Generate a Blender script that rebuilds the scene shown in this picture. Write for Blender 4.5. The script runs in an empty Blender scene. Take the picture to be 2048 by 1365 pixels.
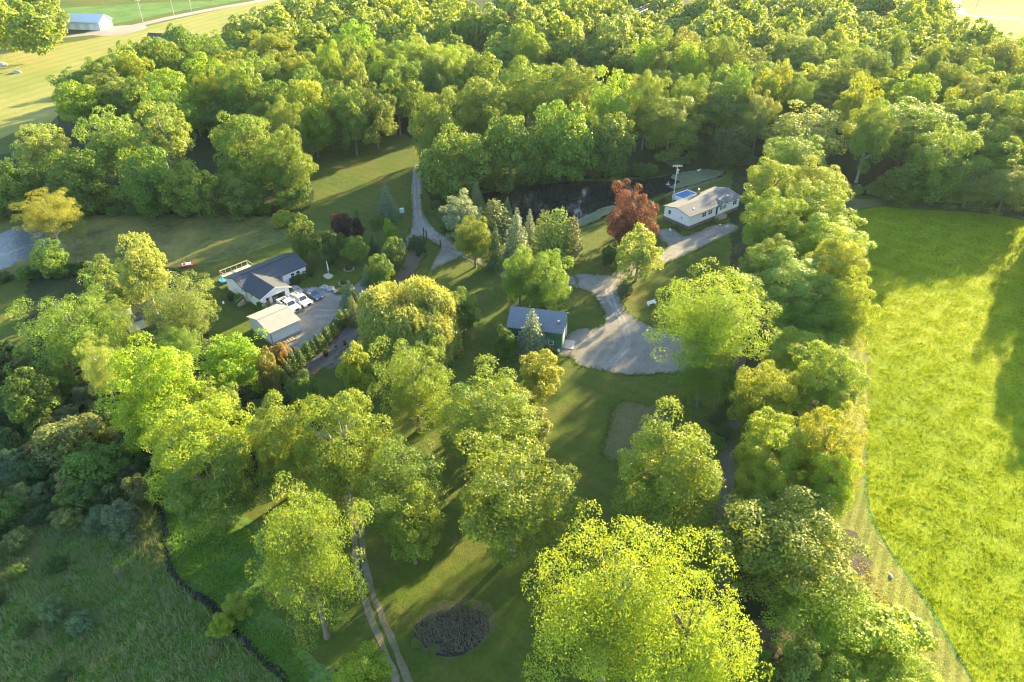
import bpy, math, random
import numpy as np
from mathutils import Vector, Matrix
from mathutils.geometry import tessellate_polygon

R = math.radians
scene = bpy.context.scene
COL = scene.collection

# ------------------------------------------------------------------ camera, sky, sun, exposure
FPX = 1462.0            # focal length in pixels of the 2048 px wide photograph
CAMH = 73.0
PITCH = R(34.0)
cam = bpy.data.cameras.new('camera')
cam.sensor_width = 36.0
cam.lens = 36.0 * FPX / 2048.0
cam.clip_start = 0.5
cam.clip_end = 6000
cam_o = bpy.data.objects.new('camera', cam)
COL.objects.link(cam_o)
cam_o.location = (0, 0, CAMH)
cam_o.rotation_euler = (math.pi/2 - PITCH, 0, 0)
scene.camera = cam_o

SUN_AZ, SUN_EL = R(39.0), R(14.2)        # azimuth clockwise from +Y
world = bpy.data.worlds.new('World')
scene.world = world
world.use_nodes = True
wn = world.node_tree.nodes
bg = wn['Background']
sky = wn.new('ShaderNodeTexSky')
sky.sky_type = 'NISHITA'
sky.sun_disc = False
sky.sun_elevation = SUN_EL
sky.sun_rotation = SUN_AZ
sky.air_density = 1.0
sky.dust_density = .4
sky.altitude = 100
world.node_tree.links.new(sky.outputs['Color'], bg.inputs['Color'])
bg.inputs['Strength'].default_value = 0.11

sun = bpy.data.lights.new('sun', 'SUN')
sun.energy = 5.0
sun.angle = R(0.7)
sun.color = (1.0, 0.79, 0.38)
sun_o = bpy.data.objects.new('sun', sun)
COL.objects.link(sun_o)
sv = Vector((math.sin(SUN_AZ)*math.cos(SUN_EL), math.cos(SUN_AZ)*math.cos(SUN_EL), math.sin(SUN_EL)))
sun_o.rotation_euler = sv.to_track_quat('Z', 'Y').to_euler()
sun_o.location = (60, 80, 120)

scene.view_settings.view_transform = 'Standard'
scene.view_settings.look = 'None'
scene.view_settings.exposure = 2.7
scene.view_settings.gamma = 1.0
cy = scene.cycles
cy.max_bounces = 5
cy.diffuse_bounces = 3
cy.glossy_bounces = 2
cy.transmission_bounces = 3
cy.transparent_max_bounces = 4
cy.volume_bounces = 0
cy.use_denoising = True
cy.filter_width = 1.15

# ------------------------------------------------------------------ the survey: photograph point -> place on the ground
CP, SP = math.cos(PITCH), math.sin(PITCH)
def P(u, v, z=0.0):
    a = (u-1024)/FPX; b = (682.5-v)/FPX
    dz = -SP + b*CP
    t = (z-CAMH)/min(dz, -0.02)
    return Vector((a*t, (CP+b*SP)*t, z))
def proj(x, y, z):
    h = z-CAMH
    dep = y*CP - h*SP
    if dep < 1: return (-9999, -9999, 1)
    up = y*SP + h*CP
    return (1024 + FPX*x/dep, 682.5 - FPX*up/dep, dep)
def inside(px, py, poly):
    c = False; n = len(poly); j = n-1
    for i in range(n):
        xi, yi = poly[i]; xj, yj = poly[j]
        if (yi > py) != (yj > py) and px < (xj-xi)*(py-yi)/(yj-yi)+xi: c = not c
        j = i
    return c

# ------------------------------------------------------------------ materials
def new_mat(name):
    m = bpy.data.materials.new(name); m.use_nodes = True
    return m, m.node_tree.nodes, m.node_tree.links, m.node_tree.nodes['Principled BSDF']
def noise(N, L, vec, scale, detail=4, rough=.6):
    n = N.new('ShaderNodeTexNoise'); n.inputs['Scale'].default_value = scale
    n.inputs['Detail'].default_value = detail; n.inputs['Roughness'].default_value = rough
    L.new(vec, n.inputs['Vector']); return n
def ramp(N, L, fac, stops):
    r = N.new('ShaderNodeValToRGB'); e = r.color_ramp.elements
    while len(e) < len(stops): e.new(0.5)
    for k, (p, c) in enumerate(stops):
        e[k].position = p; e[k].color = (c[0], c[1], c[2], 1)
    L.new(fac, r.inputs['Fac']); return r
def mixc(N, L, fac, a, b, mode='MIX'):
    m = N.new('ShaderNodeMix'); m.data_type = 'RGBA'; m.blend_type = mode
    for s, x in ((m.inputs[0], fac), (m.inputs[6], a), (m.inputs[7], b)):
        if hasattr(x, 'is_output'): L.new(x, s)
        else: s.default_value = x if isinstance(x, float) else (*x, 1) if len(x) == 3 else x
    return m.outputs[2]
def bump(N, L, h, bsdf, strength, dist):
    b = N.new('ShaderNodeBump'); b.inputs['Strength'].default_value = strength
    b.inputs['Distance'].default_value = dist
    L.new(h, b.inputs['Height']); L.new(b.outputs['Normal'], bsdf.inputs['Normal'])
def ground_mat(name, c_big, c_mid, c_fine, scales=(.035, .35, 3.0), bs=.5, bd=.15, rough=.95, stripes=None, spec=.15, grassy=0):
    """ground colours: c_big three stops of large patches, c_mid and c_fine (colour, amount)"""
    m, N, L, B = new_mat(name)
    g = N.new('ShaderNodeNewGeometry'); pos = g.outputs['Position']
    n1 = noise(N, L, pos, scales[0], 5, .65); n2 = noise(N, L, pos, scales[1], 5, .7); n3 = noise(N, L, pos, scales[2], 3, .7)
    base = ramp(N, L, n1.outputs['Fac'], [(.32, c_big[0]), (.5, c_big[1]), (.66, c_big[2])]).outputs['Color']
    f2 = ramp(N, L, n2.outputs['Fac'], [(.45, (0,0,0)), (.68, (c_mid[1],)*3)]).outputs['Color']
    c = mixc(N, L, f2, base, c_mid[0])
    f3 = ramp(N, L, n3.outputs['Fac'], [(.42, (0,0,0)), (.7, (c_fine[1],)*3)]).outputs['Color']
    c = mixc(N, L, f3, c, c_fine[0])
    if stripes:
        ang, width, amt = stripes
        mp = N.new('ShaderNodeMapping'); mp.inputs['Rotation'].default_value = (0, 0, ang)
        L.new(pos, mp.inputs['Vector'])
        w = N.new('ShaderNodeTexWave'); w.inputs['Scale'].default_value = 1/width
        w.inputs['Distortion'].default_value = 1.5; w.inputs['Detail'].default_value = 2; w.inputs['Detail Scale'].default_value = .15
        L.new(mp.outputs['Vector'], w.inputs['Vector'])
        sc = ramp(N, L, w.outputs['Fac'], [(.3, (1-amt,)*3), (.7, (1+amt*.5,)*3)]).outputs['Color']
        c = mixc(N, L, 1.0, c, sc, 'MULTIPLY')
    L.new(c, B.inputs['Base Color'])
    B.inputs['Roughness'].default_value = rough
    B.inputs['Specular IOR Level'].default_value = spec
    ad = N.new('ShaderNodeMath'); ad.operation = 'ADD'
    L.new(n2.outputs['Fac'], ad.inputs[0]); L.new(n3.outputs['Fac'], ad.inputs[1])
    if grassy:      # blades stand up: the low sun meets them side on
        nz = N.new('ShaderNodeTexNoise'); nz.inputs['Scale'].default_value = 22.0; nz.inputs['Detail'].default_value = 1
        L.new(pos, nz.inputs['Vector'])
        s1 = N.new('ShaderNodeVectorMath'); s1.operation = 'SUBTRACT'; s1.inputs[1].default_value = (.5, .5, .5); L.new(nz.outputs['Color'], s1.inputs[0])
        s2 = N.new('ShaderNodeVectorMath'); s2.operation = 'MULTIPLY'; s2.inputs[1].default_value = (grassy, grassy, 0); L.new(s1.outputs[0], s2.inputs[0])
        bb = N.new('ShaderNodeBump'); bb.inputs['Strength'].default_value = bs; bb.inputs['Distance'].default_value = bd; L.new(ad.outputs[0], bb.inputs['Height'])
        s3 = N.new('ShaderNodeVectorMath'); s3.operation = 'ADD'; L.new(s2.outputs[0], s3.inputs[0]); L.new(bb.outputs['Normal'], s3.inputs[1])
        s4 = N.new('ShaderNodeVectorMath'); s4.operation = 'NORMALIZE'; L.new(s3.outputs[0], s4.inputs[0]); L.new(s4.outputs[0], B.inputs['Normal'])
    else: bump(N, L, ad.outputs[0], B, bs, bd)
    return m
def leaf_mat(name, trans=.45, warm=(1.66, 1.2, .46)):
    m, N, L, B = new_mat(name)
    oi = N.new('ShaderNodeObjectInfo'); tc = N.new('ShaderNodeTexCoord')
    geo = N.new('ShaderNodeNewGeometry')
    n = noise(N, L, geo.outputs['Position'], .55, 3, .6)
    hs = N.new('ShaderNodeHueSaturation')
    r1 = N.new('ShaderNodeMapRange'); r1.inputs[3].default_value = .493; r1.inputs[4].default_value = .507
    L.new(n.outputs['Fac'], r1.inputs[0]); L.new(r1.outputs[0], hs.inputs['Hue'])
    r2 = N.new('ShaderNodeMapRange'); r2.inputs[3].default_value = .86; r2.inputs[4].default_value = 1.14
    L.new(geo.outputs['Random Per Island'], r2.inputs[0]); L.new(r2.outputs[0], hs.inputs['Value'])
    L.new(oi.outputs['Color'], hs.inputs['Color'])
    L.new(hs.outputs['Color'], B.inputs['Base Color'])
    B.inputs['Roughness'].default_value = .55
    B.inputs['Specular IOR Level'].default_value = .35
    t = N.new('ShaderNodeBsdfTranslucent')
    tcol = mixc(N, L, 1.0, hs.outputs['Color'], warm, 'MULTIPLY')
    L.new(tcol, t.inputs['Color'])
    mx = N.new('ShaderNodeMixShader'); mx.inputs[0].default_value = trans
    L.new(B.outputs[0], mx.inputs[1]); L.new(t.outputs[0], mx.inputs[2])
    L.new(mx.outputs[0], N['Material Output'].inputs['Surface'])
    return m
def plain(name, col, rough=.6, var=.12, scale=2.0, metal=0.0, spec=.4, bs=0.0, wave=None):
    m, N, L, B = new_mat(name)
    tc = N.new('ShaderNodeTexCoord'); pos = tc.outputs['Object']
    n = noise(N, L, pos, scale, 5, .65)
    lo = tuple(c*(1-var) for c in col); hi = tuple(min(1, c*(1+var)) for c in col)
    c = ramp(N, L, n.outputs['Fac'], [(.3, lo), (.7, hi)]).outputs['Color']
    if wave:
        w = N.new('ShaderNodeTexWave'); w.inputs['Scale'].default_value = wave[0]; w.bands_direction = wave[1]
        w.inputs['Distortion'].default_value = .2
        L.new(pos, w.inputs['Vector'])
        s = ramp(N, L, w.outputs['Fac'], [(.05, (1-wave[2],)*3), (.25, (1, 1, 1))]).outputs['Color']
        c = mixc(N, L, 1.0, c, s, 'MULTIPLY')
    L.new(c, B.inputs['Base Color'])
    B.inputs['Roughness'].default_value = rough; B.inputs['Metallic'].default_value = metal
    B.inputs['Specular IOR Level'].default_value = spec
    if bs: bump(N, L, n.outputs['Fac'], B, bs, .05)
    return m

M = {}
M['ground'] = ground_mat('lawn_grass', [(.062, .105, .014), (.088, .132, .016), (.13, .138, .026)], ((.16, .125, .045), .5), ((.045, .078, .010), .6),
                         (.045, .22, 1.6), .7, .12, stripes=(R(-55), 9.0, .05), grassy=9)
M['field'] = ground_mat('tall_field_grass', [(.19, .27, .006), (.26, .33, .006), (.33, .35, .010)], ((.18, .26, .010), .5), ((.12, .19, .008), .6),
                        (.04, .4, 1.6), .6, .2, grassy=9)
M['strip'] = ground_mat('mown_strip_grass', [(.15, .19, .03), (.22, .24, .045), (.28, .26, .08)], ((.32, .25, .12), .5), ((.10, .13, .02), .5),
                        (.05, .35, 2.5), .8, .15, stripes=(R(30), 4.0, .18), grassy=6)
M['hay'] = ground_mat('dry_hay_grass', [(.17, .20, .035), (.24, .245, .055), (.30, .26, .09)], ((.18, .24, .05), .5), ((.26, .22, .08), .4),
                      (.02, .12, .8), .5, .3, stripes=(R(20), 20.0, .07), grassy=4)
M['meadow'] = ground_mat('wet_meadow_grass', [(.08, .20, .04), (.13, .27, .05), (.19, .30, .07)], ((.14, .12, .07), .5), ((.02, .05, .012), .6),
                         (.06, .5, 2.0), 1.0, .4, grassy=8)
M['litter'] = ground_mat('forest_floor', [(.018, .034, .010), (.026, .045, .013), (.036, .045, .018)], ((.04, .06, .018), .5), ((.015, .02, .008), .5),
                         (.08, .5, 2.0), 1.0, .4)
M['gravel'] = ground_mat('gravel', [(.115, .108, .096), (.175, .165, .148), (.235, .215, .19)], ((.10, .10, .07), .9), ((.30, .28, .25), .7),
                         (.09, .5, 5.0), .8, .06)
M['rut'] = ground_mat('worn_dirt_and_gravel', [(.11, .105, .06), (.16, .14, .095), (.22, .185, .14)], ((.08, .11, .025), .95), ((.28, .24, .19), .5),
                      (.15, .8, 5.0), .8, .06)
M['dirt'] = ground_mat('bare_dirt', [(.06, .055, .04), (.085, .075, .055), (.12, .10, .075)], ((.08, .10, .03), .5), ((.22, .18, .15), .4),
                       (.1, .6, 4.0), .9, .1)
M['mulch'] = ground_mat('red_mulch', [(.10, .065, .05), (.12, .08, .06), (.10, .09, .05)], ((.06, .08, .03), .6), ((.14, .11, .09), .4),
                        (.2, .9, 5.0), .9, .08)
M['garden'] = ground_mat('dry_garden_plot', [(.075, .095, .028), (.11, .115, .042), (.145, .13, .06)], ((.06, .09, .02), .8), ((.20, .17, .10), .5),
                         (.2, .9, 4.0), 1.0, .2)
M['sand'] = ground_mat('pale_sand', [(.42, .34, .22), (.48, .40, .27), (.5, .42, .3)], ((.36, .29, .18), .4), ((.55, .47, .34), .3), (.3, 1.5, 6), .4, .04)
M['duckweed'] = ground_mat('pond_algae', [(.075, .09, .03), (.13, .135, .035), (.27, .20, .075)], ((.04, .05, .02), .9), ((.19, .18, .05), .5),  # tan large patches paint sunlight onto the algae
                           (.035, .13, .9), .25, .05, rough=.9, spec=.1)
M['scum'] = ground_mat('pale_algae', [(.07, .09, .04), (.11, .13, .065), (.15, .16, .09)], ((.05, .06, .04), .6), ((.22, .26, .2), .4),
                       (.15, .5, 2.0), .25, .05, rough=.9, spec=.1)
M['asphalt'] = ground_mat('road_surface', [(.22, .19, .175), (.27, .235, .21), (.31, .27, .24)], ((.27, .24, .22), .5), ((.42, .37, .33), .3),
                          (.05, .4, 3.0), .4, .04)
def water(name, col, rough, wave, bs):
    m, N, L, B = new_mat(name)
    g = N.new('ShaderNodeNewGeometry')
    n = noise(N, L, g.outputs['Position'], wave, 4, .6)
    c = ramp(N, L, n.outputs['Fac'], [(.3, tuple(x*.7 for x in col)), (.7, col)]).outputs['Color']
    L.new(c, B.inputs['Base Color']); B.inputs['Roughness'].default_value = rough
    B.inputs['IOR'].default_value = 1.33; B.inputs['Specular IOR Level'].default_value = .35
    bump(N, L, n.outputs['Fac'], B, bs, .1)
    return m
M['dark_water'] = water('dark_pond_water', (.008, .012, .016), .04, .7, .12)
M['silver_water'] = water('rippled_open_water', (.10, .12, .13), .12, 1.2, 1.0)
M['pool_water'] = water('pool_water', (.03, .16, .42), .05, 1.5, .2)

M['leaf'] = leaf_mat('leaves', .42)
M['needle'] = leaf_mat('needles', .28, (1.5, 1.15, .6))
M['blade'] = leaf_mat('grass_blades', .5, (1.15, 1.12, .5))
M['bark'] = plain('bark', (.16, .13, .105), .9, .3, 3.0, bs=.5)
M['palebark'] = plain('pale_bark', (.30, .27, .24), .9, .3, 3.0, bs=.5)
M['twig'] = plain('grey_brush', (.19, .175, .115), .95, .4, 3.0)
M['white'] = plain('white_siding', (.74, .74, .74), .6, .05, .7, wave=(2.6, 'Z', .16))
M['whitev'] = plain('white_vertical_siding', (.72, .73, .74), .6, .05, .7, wave=(1.1, 'X', .14))
M['trim'] = plain('white_trim', (.78, .77, .75), .5, .05)
M['shingle'] = plain('charcoal_shingles', (.055, .062, .078), .9, .28, 6.0, bs=.4, wave=(2.2, 'Y', .12))
M['greyroof'] = plain('grey_shingles', (.11, .12, .14), .9, .2, 3.0, bs=.3)
M['bluegrey'] = plain('blue_grey_shingles', (.15, .175, .21), .9, .2, 4.0, bs=.3)
M['tanroof'] = plain('tan_metal_roof', (.40, .32, .27), .6, .08, .8, spec=.3, wave=(1.6, 'X', .10))
M['palemetal'] = plain('pale_blue_wall', (.60, .66, .70), .6, .05, .8, wave=(1.3, 'X', .12))
M['greenwall'] = plain('dark_green_siding', (.03, .12, .075), .7, .15, 1.0, wave=(1.2, 'X', .2))
M['skirt'] = plain('brown_skirting', (.16, .12, .115), .8, .25, 1.2)
M['block'] = plain('concrete_base', (.33, .32, .30), .9, .15, 2.0)
M['slab'] = plain('concrete_slab', (.42, .36, .32), .9, .15, 2.0)
M['glass'] = plain('window_glass', (.03, .04, .05), .08, .2, 1.0, spec=.8)
M['dark'] = plain('dark_interior', (.015, .015, .017), .9, .3, 2.0)
M['wood'] = plain('weathered_timber', (.30, .24, .18), .85, .25, 3.0)
M['tanwood'] = plain('light_timber', (.55, .44, .30), .8, .15, 3.0)
M['metal'] = plain('galvanised_metal', (.45, .46, .47), .4, .1, 3.0, metal=.6)
M['black'] = plain('black_plastic', (.02, .02, .022), .5, .2)
M['paint_white'] = plain('white_car_paint', (.80, .80, .80), .22, .02, .5, spec=.6)
M['paint_blue'] = plain('dark_blue_car_paint', (.055, .10, .19), .22, .05, .5, spec=.7, metal=.3)
M['tyre'] = plain('tyre_rubber', (.02, .02, .02), .9, .2)
M['chrome'] = plain('bright_metal', (.6, .6, .6), .25, .05, metal=.9)
M['headlight'] = plain('lamp_glass', (.65, .66, .66), .12, .05, spec=.8)
M['brick'] = plain('red_brick', (.34, .14, .09), .85, .25, 5.0)
M['stone'] = plain('grey_stone', (.34, .32, .31), .9, .3, 2.0, bs=.6)
M['red'] = plain('red_plastic', (.55, .06, .04), .5, .15)
M['orange'] = plain('orange_plastic', (.60, .16, .07), .5, .15)
M['blue'] = plain('blue_plastic', (.05, .30, .55), .4, .1)
M['pole'] = plain('pale_pole_wood', (.42, .41, .39), .85, .15, 2.0)
M['wire'] = plain('wire', (.55, .54, .52), .5, .1, metal=.3)
M['concreteblue'] = plain('pale_box_paint', (.50, .60, .62), .5, .08)
M['feather'] = plain('white_feathers', (.8, .8, .78), .8, .05)

# ------------------------------------------------------------------ builders
def tag(o, label=None, cat=None, group=None, kind=None):
    if label: o['label'] = label
    if cat: o['category'] = cat
    if group: o['group'] = group
    if kind: o['kind'] = kind
    return o
def mesh_np(name, V, Fq, mats, midx=None, smooth=False):
    V = np.asarray(V, dtype=np.float32); Fq = np.asarray(Fq, dtype=np.int32)
    k = Fq.shape[1]
    me = bpy.data.meshes.new(name)
    me.vertices.add(len(V)); me.vertices.foreach_set('co', V.ravel())
    me.loops.add(Fq.size); me.loops.foreach_set('vertex_index', Fq.ravel())
    me.polygons.add(len(Fq))
    me.polygons.foreach_set('loop_start', np.arange(0, Fq.size, k, dtype=np.int32))
    me.polygons.foreach_set('loop_total', np.full(len(Fq), k, dtype=np.int32))
    if smooth: me.polygons.foreach_set('use_smooth', np.ones(len(Fq), dtype=bool))
    me.update(); me.validate()
    for m in mats: me.materials.append(m)
    return me
def link(name, me, parent=None, loc=None, color=None):
    o = bpy.data.objects.new(name, me); COL.objects.link(o)
    if parent: o.parent = parent
    if loc is not None: o.location = loc
    if color: o.color = (*color, 1)
    return o
def empty(name, loc, rz=0, **kw):
    o = bpy.data.objects.new(name, None); COL.objects.link(o)
    o.location = loc; o.rotation_euler = (0, 0, rz); o.empty_display_size = .3
    return tag(o, **kw)
class MB:
    def __init__(s): s.v = []; s.f = []
    def add(s, vs, fs):
        n = len(s.v); s.v += [tuple(v) for v in vs]; s.f += [tuple(i+n for i in f) for f in fs]; return s
    def box(s, x0, y0, z0, x1, y1, z1, top=None):
        tx = ty = 0
        if top: tx, ty = top
        vs = [(x0,y0,z0),(x1,y0,z0),(x1,y1,z0),(x0,y1,z0),(x0+tx,y0+ty,z1),(x1-tx,y0+ty,z1),(x1-tx,y1-ty,z1),(x0+tx,y1-ty,z1)]
        return s.add(vs, [(3,2,1,0),(4,5,6,7),(0,1,5,4),(1,2,6,5),(2,3,7,6),(3,0,4,7)])
    def hull(s, bot, top):          # two loops of equal length
        n = len(bot)
        return s.add(list(bot)+list(top), [tuple(range(n-1,-1,-1)), tuple(range(n,2*n))]+[(i,(i+1)%n,n+(i+1)%n,n+i) for i in range(n)])
    def prism(s, prof, axis, a, b): # closed profile (p,q) swept along axis 'x' or 'y' from a to b
        if axis == 'y': A = [(p,a,q) for p,q in prof]; B = [(p,b,q) for p,q in prof]
        else: A = [(a,p,q) for p,q in prof]; B = [(b,p,q) for p,q in prof]
        n = len(prof)
        return s.add(A+B, [tuple(range(n)), tuple(range(2*n-1,n-1,-1))]+[(i,n+i,n+(i+1)%n,(i+1)%n) for i in range(n)])
    def tube(s, pts, rad, n=8):
        pts = [Vector(p) for p in pts]
        if not hasattr(rad, '__len__'): rad = [rad]*len(pts)
        base = len(s.v)
        for i, p in enumerate(pts):
            d = (pts[min(i+1, len(pts)-1)]-pts[max(i-1, 0)]).normalized()
            x = d.cross(Vector((0,0,1)) if abs(d.z) < .9 else Vector((1,0,0))).normalized(); y = d.cross(x)
            for k in range(n):
                a = 2*math.pi*k/n
                s.v.append(tuple(p + (x*math.cos(a)+y*math.sin(a))*rad[i]))
        for i in range(len(pts)-1):
            for k in range(n):
                a = base+i*n+k; b = base+i*n+(k+1)%n
                s.f.append((a, b, b+n, a+n))
        s.f.append(tuple(base+k for k in range(n-1,-1,-1))); s.f.append(tuple(base+(len(pts)-1)*n+k for k in range(n)))
        return s
    def build(s, name, mat, parent=None, bevel=0, smooth=False, loc=None, color=None):
        me = bpy.data.meshes.new(name); me.from_pydata(s.v, [], s.f); me.update()
        for m in (mat if isinstance(mat, list) else [mat]): me.materials.append(m)
        if smooth: me.polygons.foreach_set('use_smooth', [True]*len(me.polygons))
        o = link(name, me, parent, loc, color)
        if bevel:
            b = o.modifiers.new('bevel', 'BEVEL'); b.width = bevel; b.segments = 2; b.limit_method = 'ANGLE'
        return o

# ------------------------------------------------------------------ ground, roads, water
rs = random.Random(4)
def smooth_loop(pts, closed, step=1.2):
    out = []; n = len(pts)
    rng = range(n) if closed else range(n-1)
    for i in rng:
        p0 = pts[(i-1) % n] if closed else pts[max(i-1, 0)]
        p1 = pts[i]; p2 = pts[(i+1) % n]; p3 = pts[(i+2) % n] if closed else pts[min(i+2, n-1)]
        k = max(1, min(60, int((p2-p1).length/step)))
        for j in range(k):
            t = j/k
            out.append(.5*((2*p1)+(p2-p0)*t+(2*p0-5*p1+4*p2-p3)*t*t+(3*p1-p0-3*p2+p3)*t**3))
    if not closed: out.append(pts[-1])
    return out
EDGES = []; VERGE = [M['gravel'], M['garden'], M['mulch'], M['dark_water']]
def area(name, px, z, mat, jag=.25, kind='structure', step=1.0, sm=True, **kw):
    pts = [P(u, v) for u, v in px]
    if sm: pts = smooth_loop(pts, True, min(step, .45) if jag < .3 else step)
    wob = [rs.uniform(-1, 1) for _ in range(len(pts)//6+2)]
    q = []
    for i, p in enumerate(pts):
        d = (pts[(i+1) % len(pts)]-pts[i-1]); d.z = 0
        nrm = Vector((-d.y, d.x, 0)).normalized() if d.length > 0 else Vector((1, 0, 0))
        q.append(Vector((p.x, p.y, z)) + nrm*(rs.uniform(-jag, jag)+wob[i//6]*jag*.8*(1-(i % 6)/6)+wob[i//6+1]*jag*.8*(i % 6)/6))
    if mat in VERGE: EDGES.extend(q)
    tris = tessellate_polygon([q])
    b = MB(); b.v = [tuple(p) for p in q]
    for t in tris:
        a, c, d = [q[i] for i in t]
        b.f.append(tuple(t) if (c-a).cross(d-a).z > 0 else (t[0], t[2], t[1]))
    return tag(b.build(name, mat), kind=kind, **kw)
def strip(name, px, width, z, mat, jag=.12, world=False, **kw):
    pts = smooth_loop([Vector(p) for p in px] if world else [P(u, v) for u, v in px], False, 1.0)
    L_, R_ = [], []
    for i, p in enumerate(pts):
        d = pts[min(i+1, len(pts)-1)]-pts[max(i-1, 0)]; d.normalize(); n = Vector((-d.y, d.x, 0))
        w = width/2
        L_.append(p+n*(w+rs.uniform(-jag, jag))); R_.append(p-n*(w+rs.uniform(-jag, jag)))
    b = MB(); n = len(pts)
    b.v = [(p.x, p.y, z) for p in L_+R_]
    b.f = [(n+i, n+i+1, i+1, i) for i in range(n-1)]
    return tag(b.build(name, mat), kind='structure', **kw)

gb = MB(); G = 4500
gb.add([(-G, -800, 0), (G, -800, 0), (G, 6000, 0), (-G, 6000, 0)], [(0, 1, 2, 3)])
tag(gb.build('ground', M['ground']), kind='structure')

area('hay_field', [(-160, 120), (0, 100), (150, 84), (250, 62), (330, 44), (420, 24), (520, 4), (560, 2), (480, 55), (400, 80), (320, 90), (270, 130), (180, 160), (130, 210), (100, 245), (40, 262), (-60, 300), (-300, 360)], .006, M['hay'], .4, step=4)
area('far_lawn', [(95, 22), (200, 12), (330, 5), (420, 2), (500, -3), (420, 12), (330, 28), (240, 46), (160, 58), (110, 50)], .007, M['meadow'], .4, step=4)
area('grass_field', [(1700, 425), (1760, 415), (1850, 420), (1950, 426), (2048, 441), (2300, 480), (2500, 1400), (2000, 1460), (1945, 1365), (1900, 1290), (1850, 1205), (1790, 1120), (1748, 1050), (1732, 1000), (1728, 950), (1733, 700), (1740, 560), (1700, 470)], .008, M['field'], .12)
area('mown_strip', [(1600, 700), (1733, 690), (1729, 950), (1732, 1000), (1748, 1050), (1790, 1120), (1850, 1205), (1900, 1290), (1945, 1365), (2000, 1460), (1870, 1440), (1800, 1330), (1770, 1240), (1690, 1130), (1640, 1010), (1600, 850)], .012, M['strip'], .1)
area('field_track', [(1640, 404), (1700, 398), (1800, 398), (1950, 410), (2150, 436), (2150, 456), (2048, 440), (1950, 425), (1850, 419), (1760, 414), (1700, 424), (1640, 430)], .014, M['garden'], .15)
area('meadow', [(-120, 745), (60, 750), (200, 870), (300, 940), (400, 1010), (520, 1050), (520, 1180), (600, 1290), (660, 1420), (-200, 1440)], .009, M['meadow'], .3)
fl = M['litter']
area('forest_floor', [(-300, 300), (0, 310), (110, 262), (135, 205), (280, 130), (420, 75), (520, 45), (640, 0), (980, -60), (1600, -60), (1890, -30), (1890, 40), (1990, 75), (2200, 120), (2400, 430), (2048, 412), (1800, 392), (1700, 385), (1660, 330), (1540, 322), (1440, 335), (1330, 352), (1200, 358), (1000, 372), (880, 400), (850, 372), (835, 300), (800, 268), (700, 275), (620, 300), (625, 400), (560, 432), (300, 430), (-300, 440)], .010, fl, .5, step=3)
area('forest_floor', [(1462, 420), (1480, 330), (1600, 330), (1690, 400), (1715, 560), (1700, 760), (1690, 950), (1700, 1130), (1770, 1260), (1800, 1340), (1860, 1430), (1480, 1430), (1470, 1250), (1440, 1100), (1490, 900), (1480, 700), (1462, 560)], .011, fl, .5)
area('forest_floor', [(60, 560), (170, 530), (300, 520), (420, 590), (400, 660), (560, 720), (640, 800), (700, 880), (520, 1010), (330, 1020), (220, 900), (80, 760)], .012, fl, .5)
area('pond_bottom_algae', [(-200, 440), (0, 436), (150, 431), (300, 430), (450, 430), (540, 436), (585, 452), (600, 470), (570, 482), (500, 505), (450, 520), (390, 530), (300, 538), (150, 550), (0, 560), (-200, 590)], .016, M['duckweed'], .15)
bpy.data.objects['pond_bottom_algae'].name = 'algae_covered_pond'
area('open_water', [(-200, 490), (-60, 478), (0, 468), (40, 452), (75, 455), (100, 478), (115, 498), (80, 512), (40, 522), (0, 540), (-200, 575)], .022, M['silver_water'], .3)
area('dark_pond', [(915, 402), (975, 386), (1050, 372), (1150, 363), (1250, 362), (1320, 355), (1350, 346), (1400, 338), (1450, 343), (1438, 356), (1390, 370), (1345, 383), (1300, 402), (1230, 428), (1190, 447), (1150, 458), (1080, 470), (1000, 460), (950, 440)], .017, M['dark_water'], .2)
area('pond_scum', [(1350, 349), (1400, 339), (1448, 343), (1430, 356), (1390, 368), (1352, 378), (1338, 374), (1362, 364), (1345, 358)], .023, M['scum'], .25)
area('pond_scum', [(1170, 432), (1195, 420), (1225, 410), (1240, 418), (1205, 434), (1180, 446), (1158, 454), (1150, 448)], .023, M['scum'], .3)
area('shore_strip', [(1150, 458), (1190, 447), (1230, 428), (1300, 402), (1345, 383), (1390, 370), (1438, 356), (1442, 360), (1395, 375), (1350, 388), (1303, 408), (1234, 434), (1194, 452), (1152, 463)], .019, M['garden'], .08)
area('small_pond', [(1590, 1300), (1620, 1292), (1660, 1305), (1700, 1325), (1720, 1350), (1660, 1372), (1600, 1350)], .017, M['silver_water'], .1)
area('creek', [(312, 1015), (320, 1012), (334, 1040), (333, 1080), (338, 1110), (355, 1150), (380, 1178), (425, 1200), (450, 1230), (480, 1262), (520, 1300), (556, 1330), (578, 1362), (560, 1360), (500, 1312), (462, 1270), (436, 1238), (410, 1210), (370, 1188), (345, 1158), (326, 1115), (323, 1070), (325, 1045)], .018, M['dark_water'], .16, step=.5)
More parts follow.
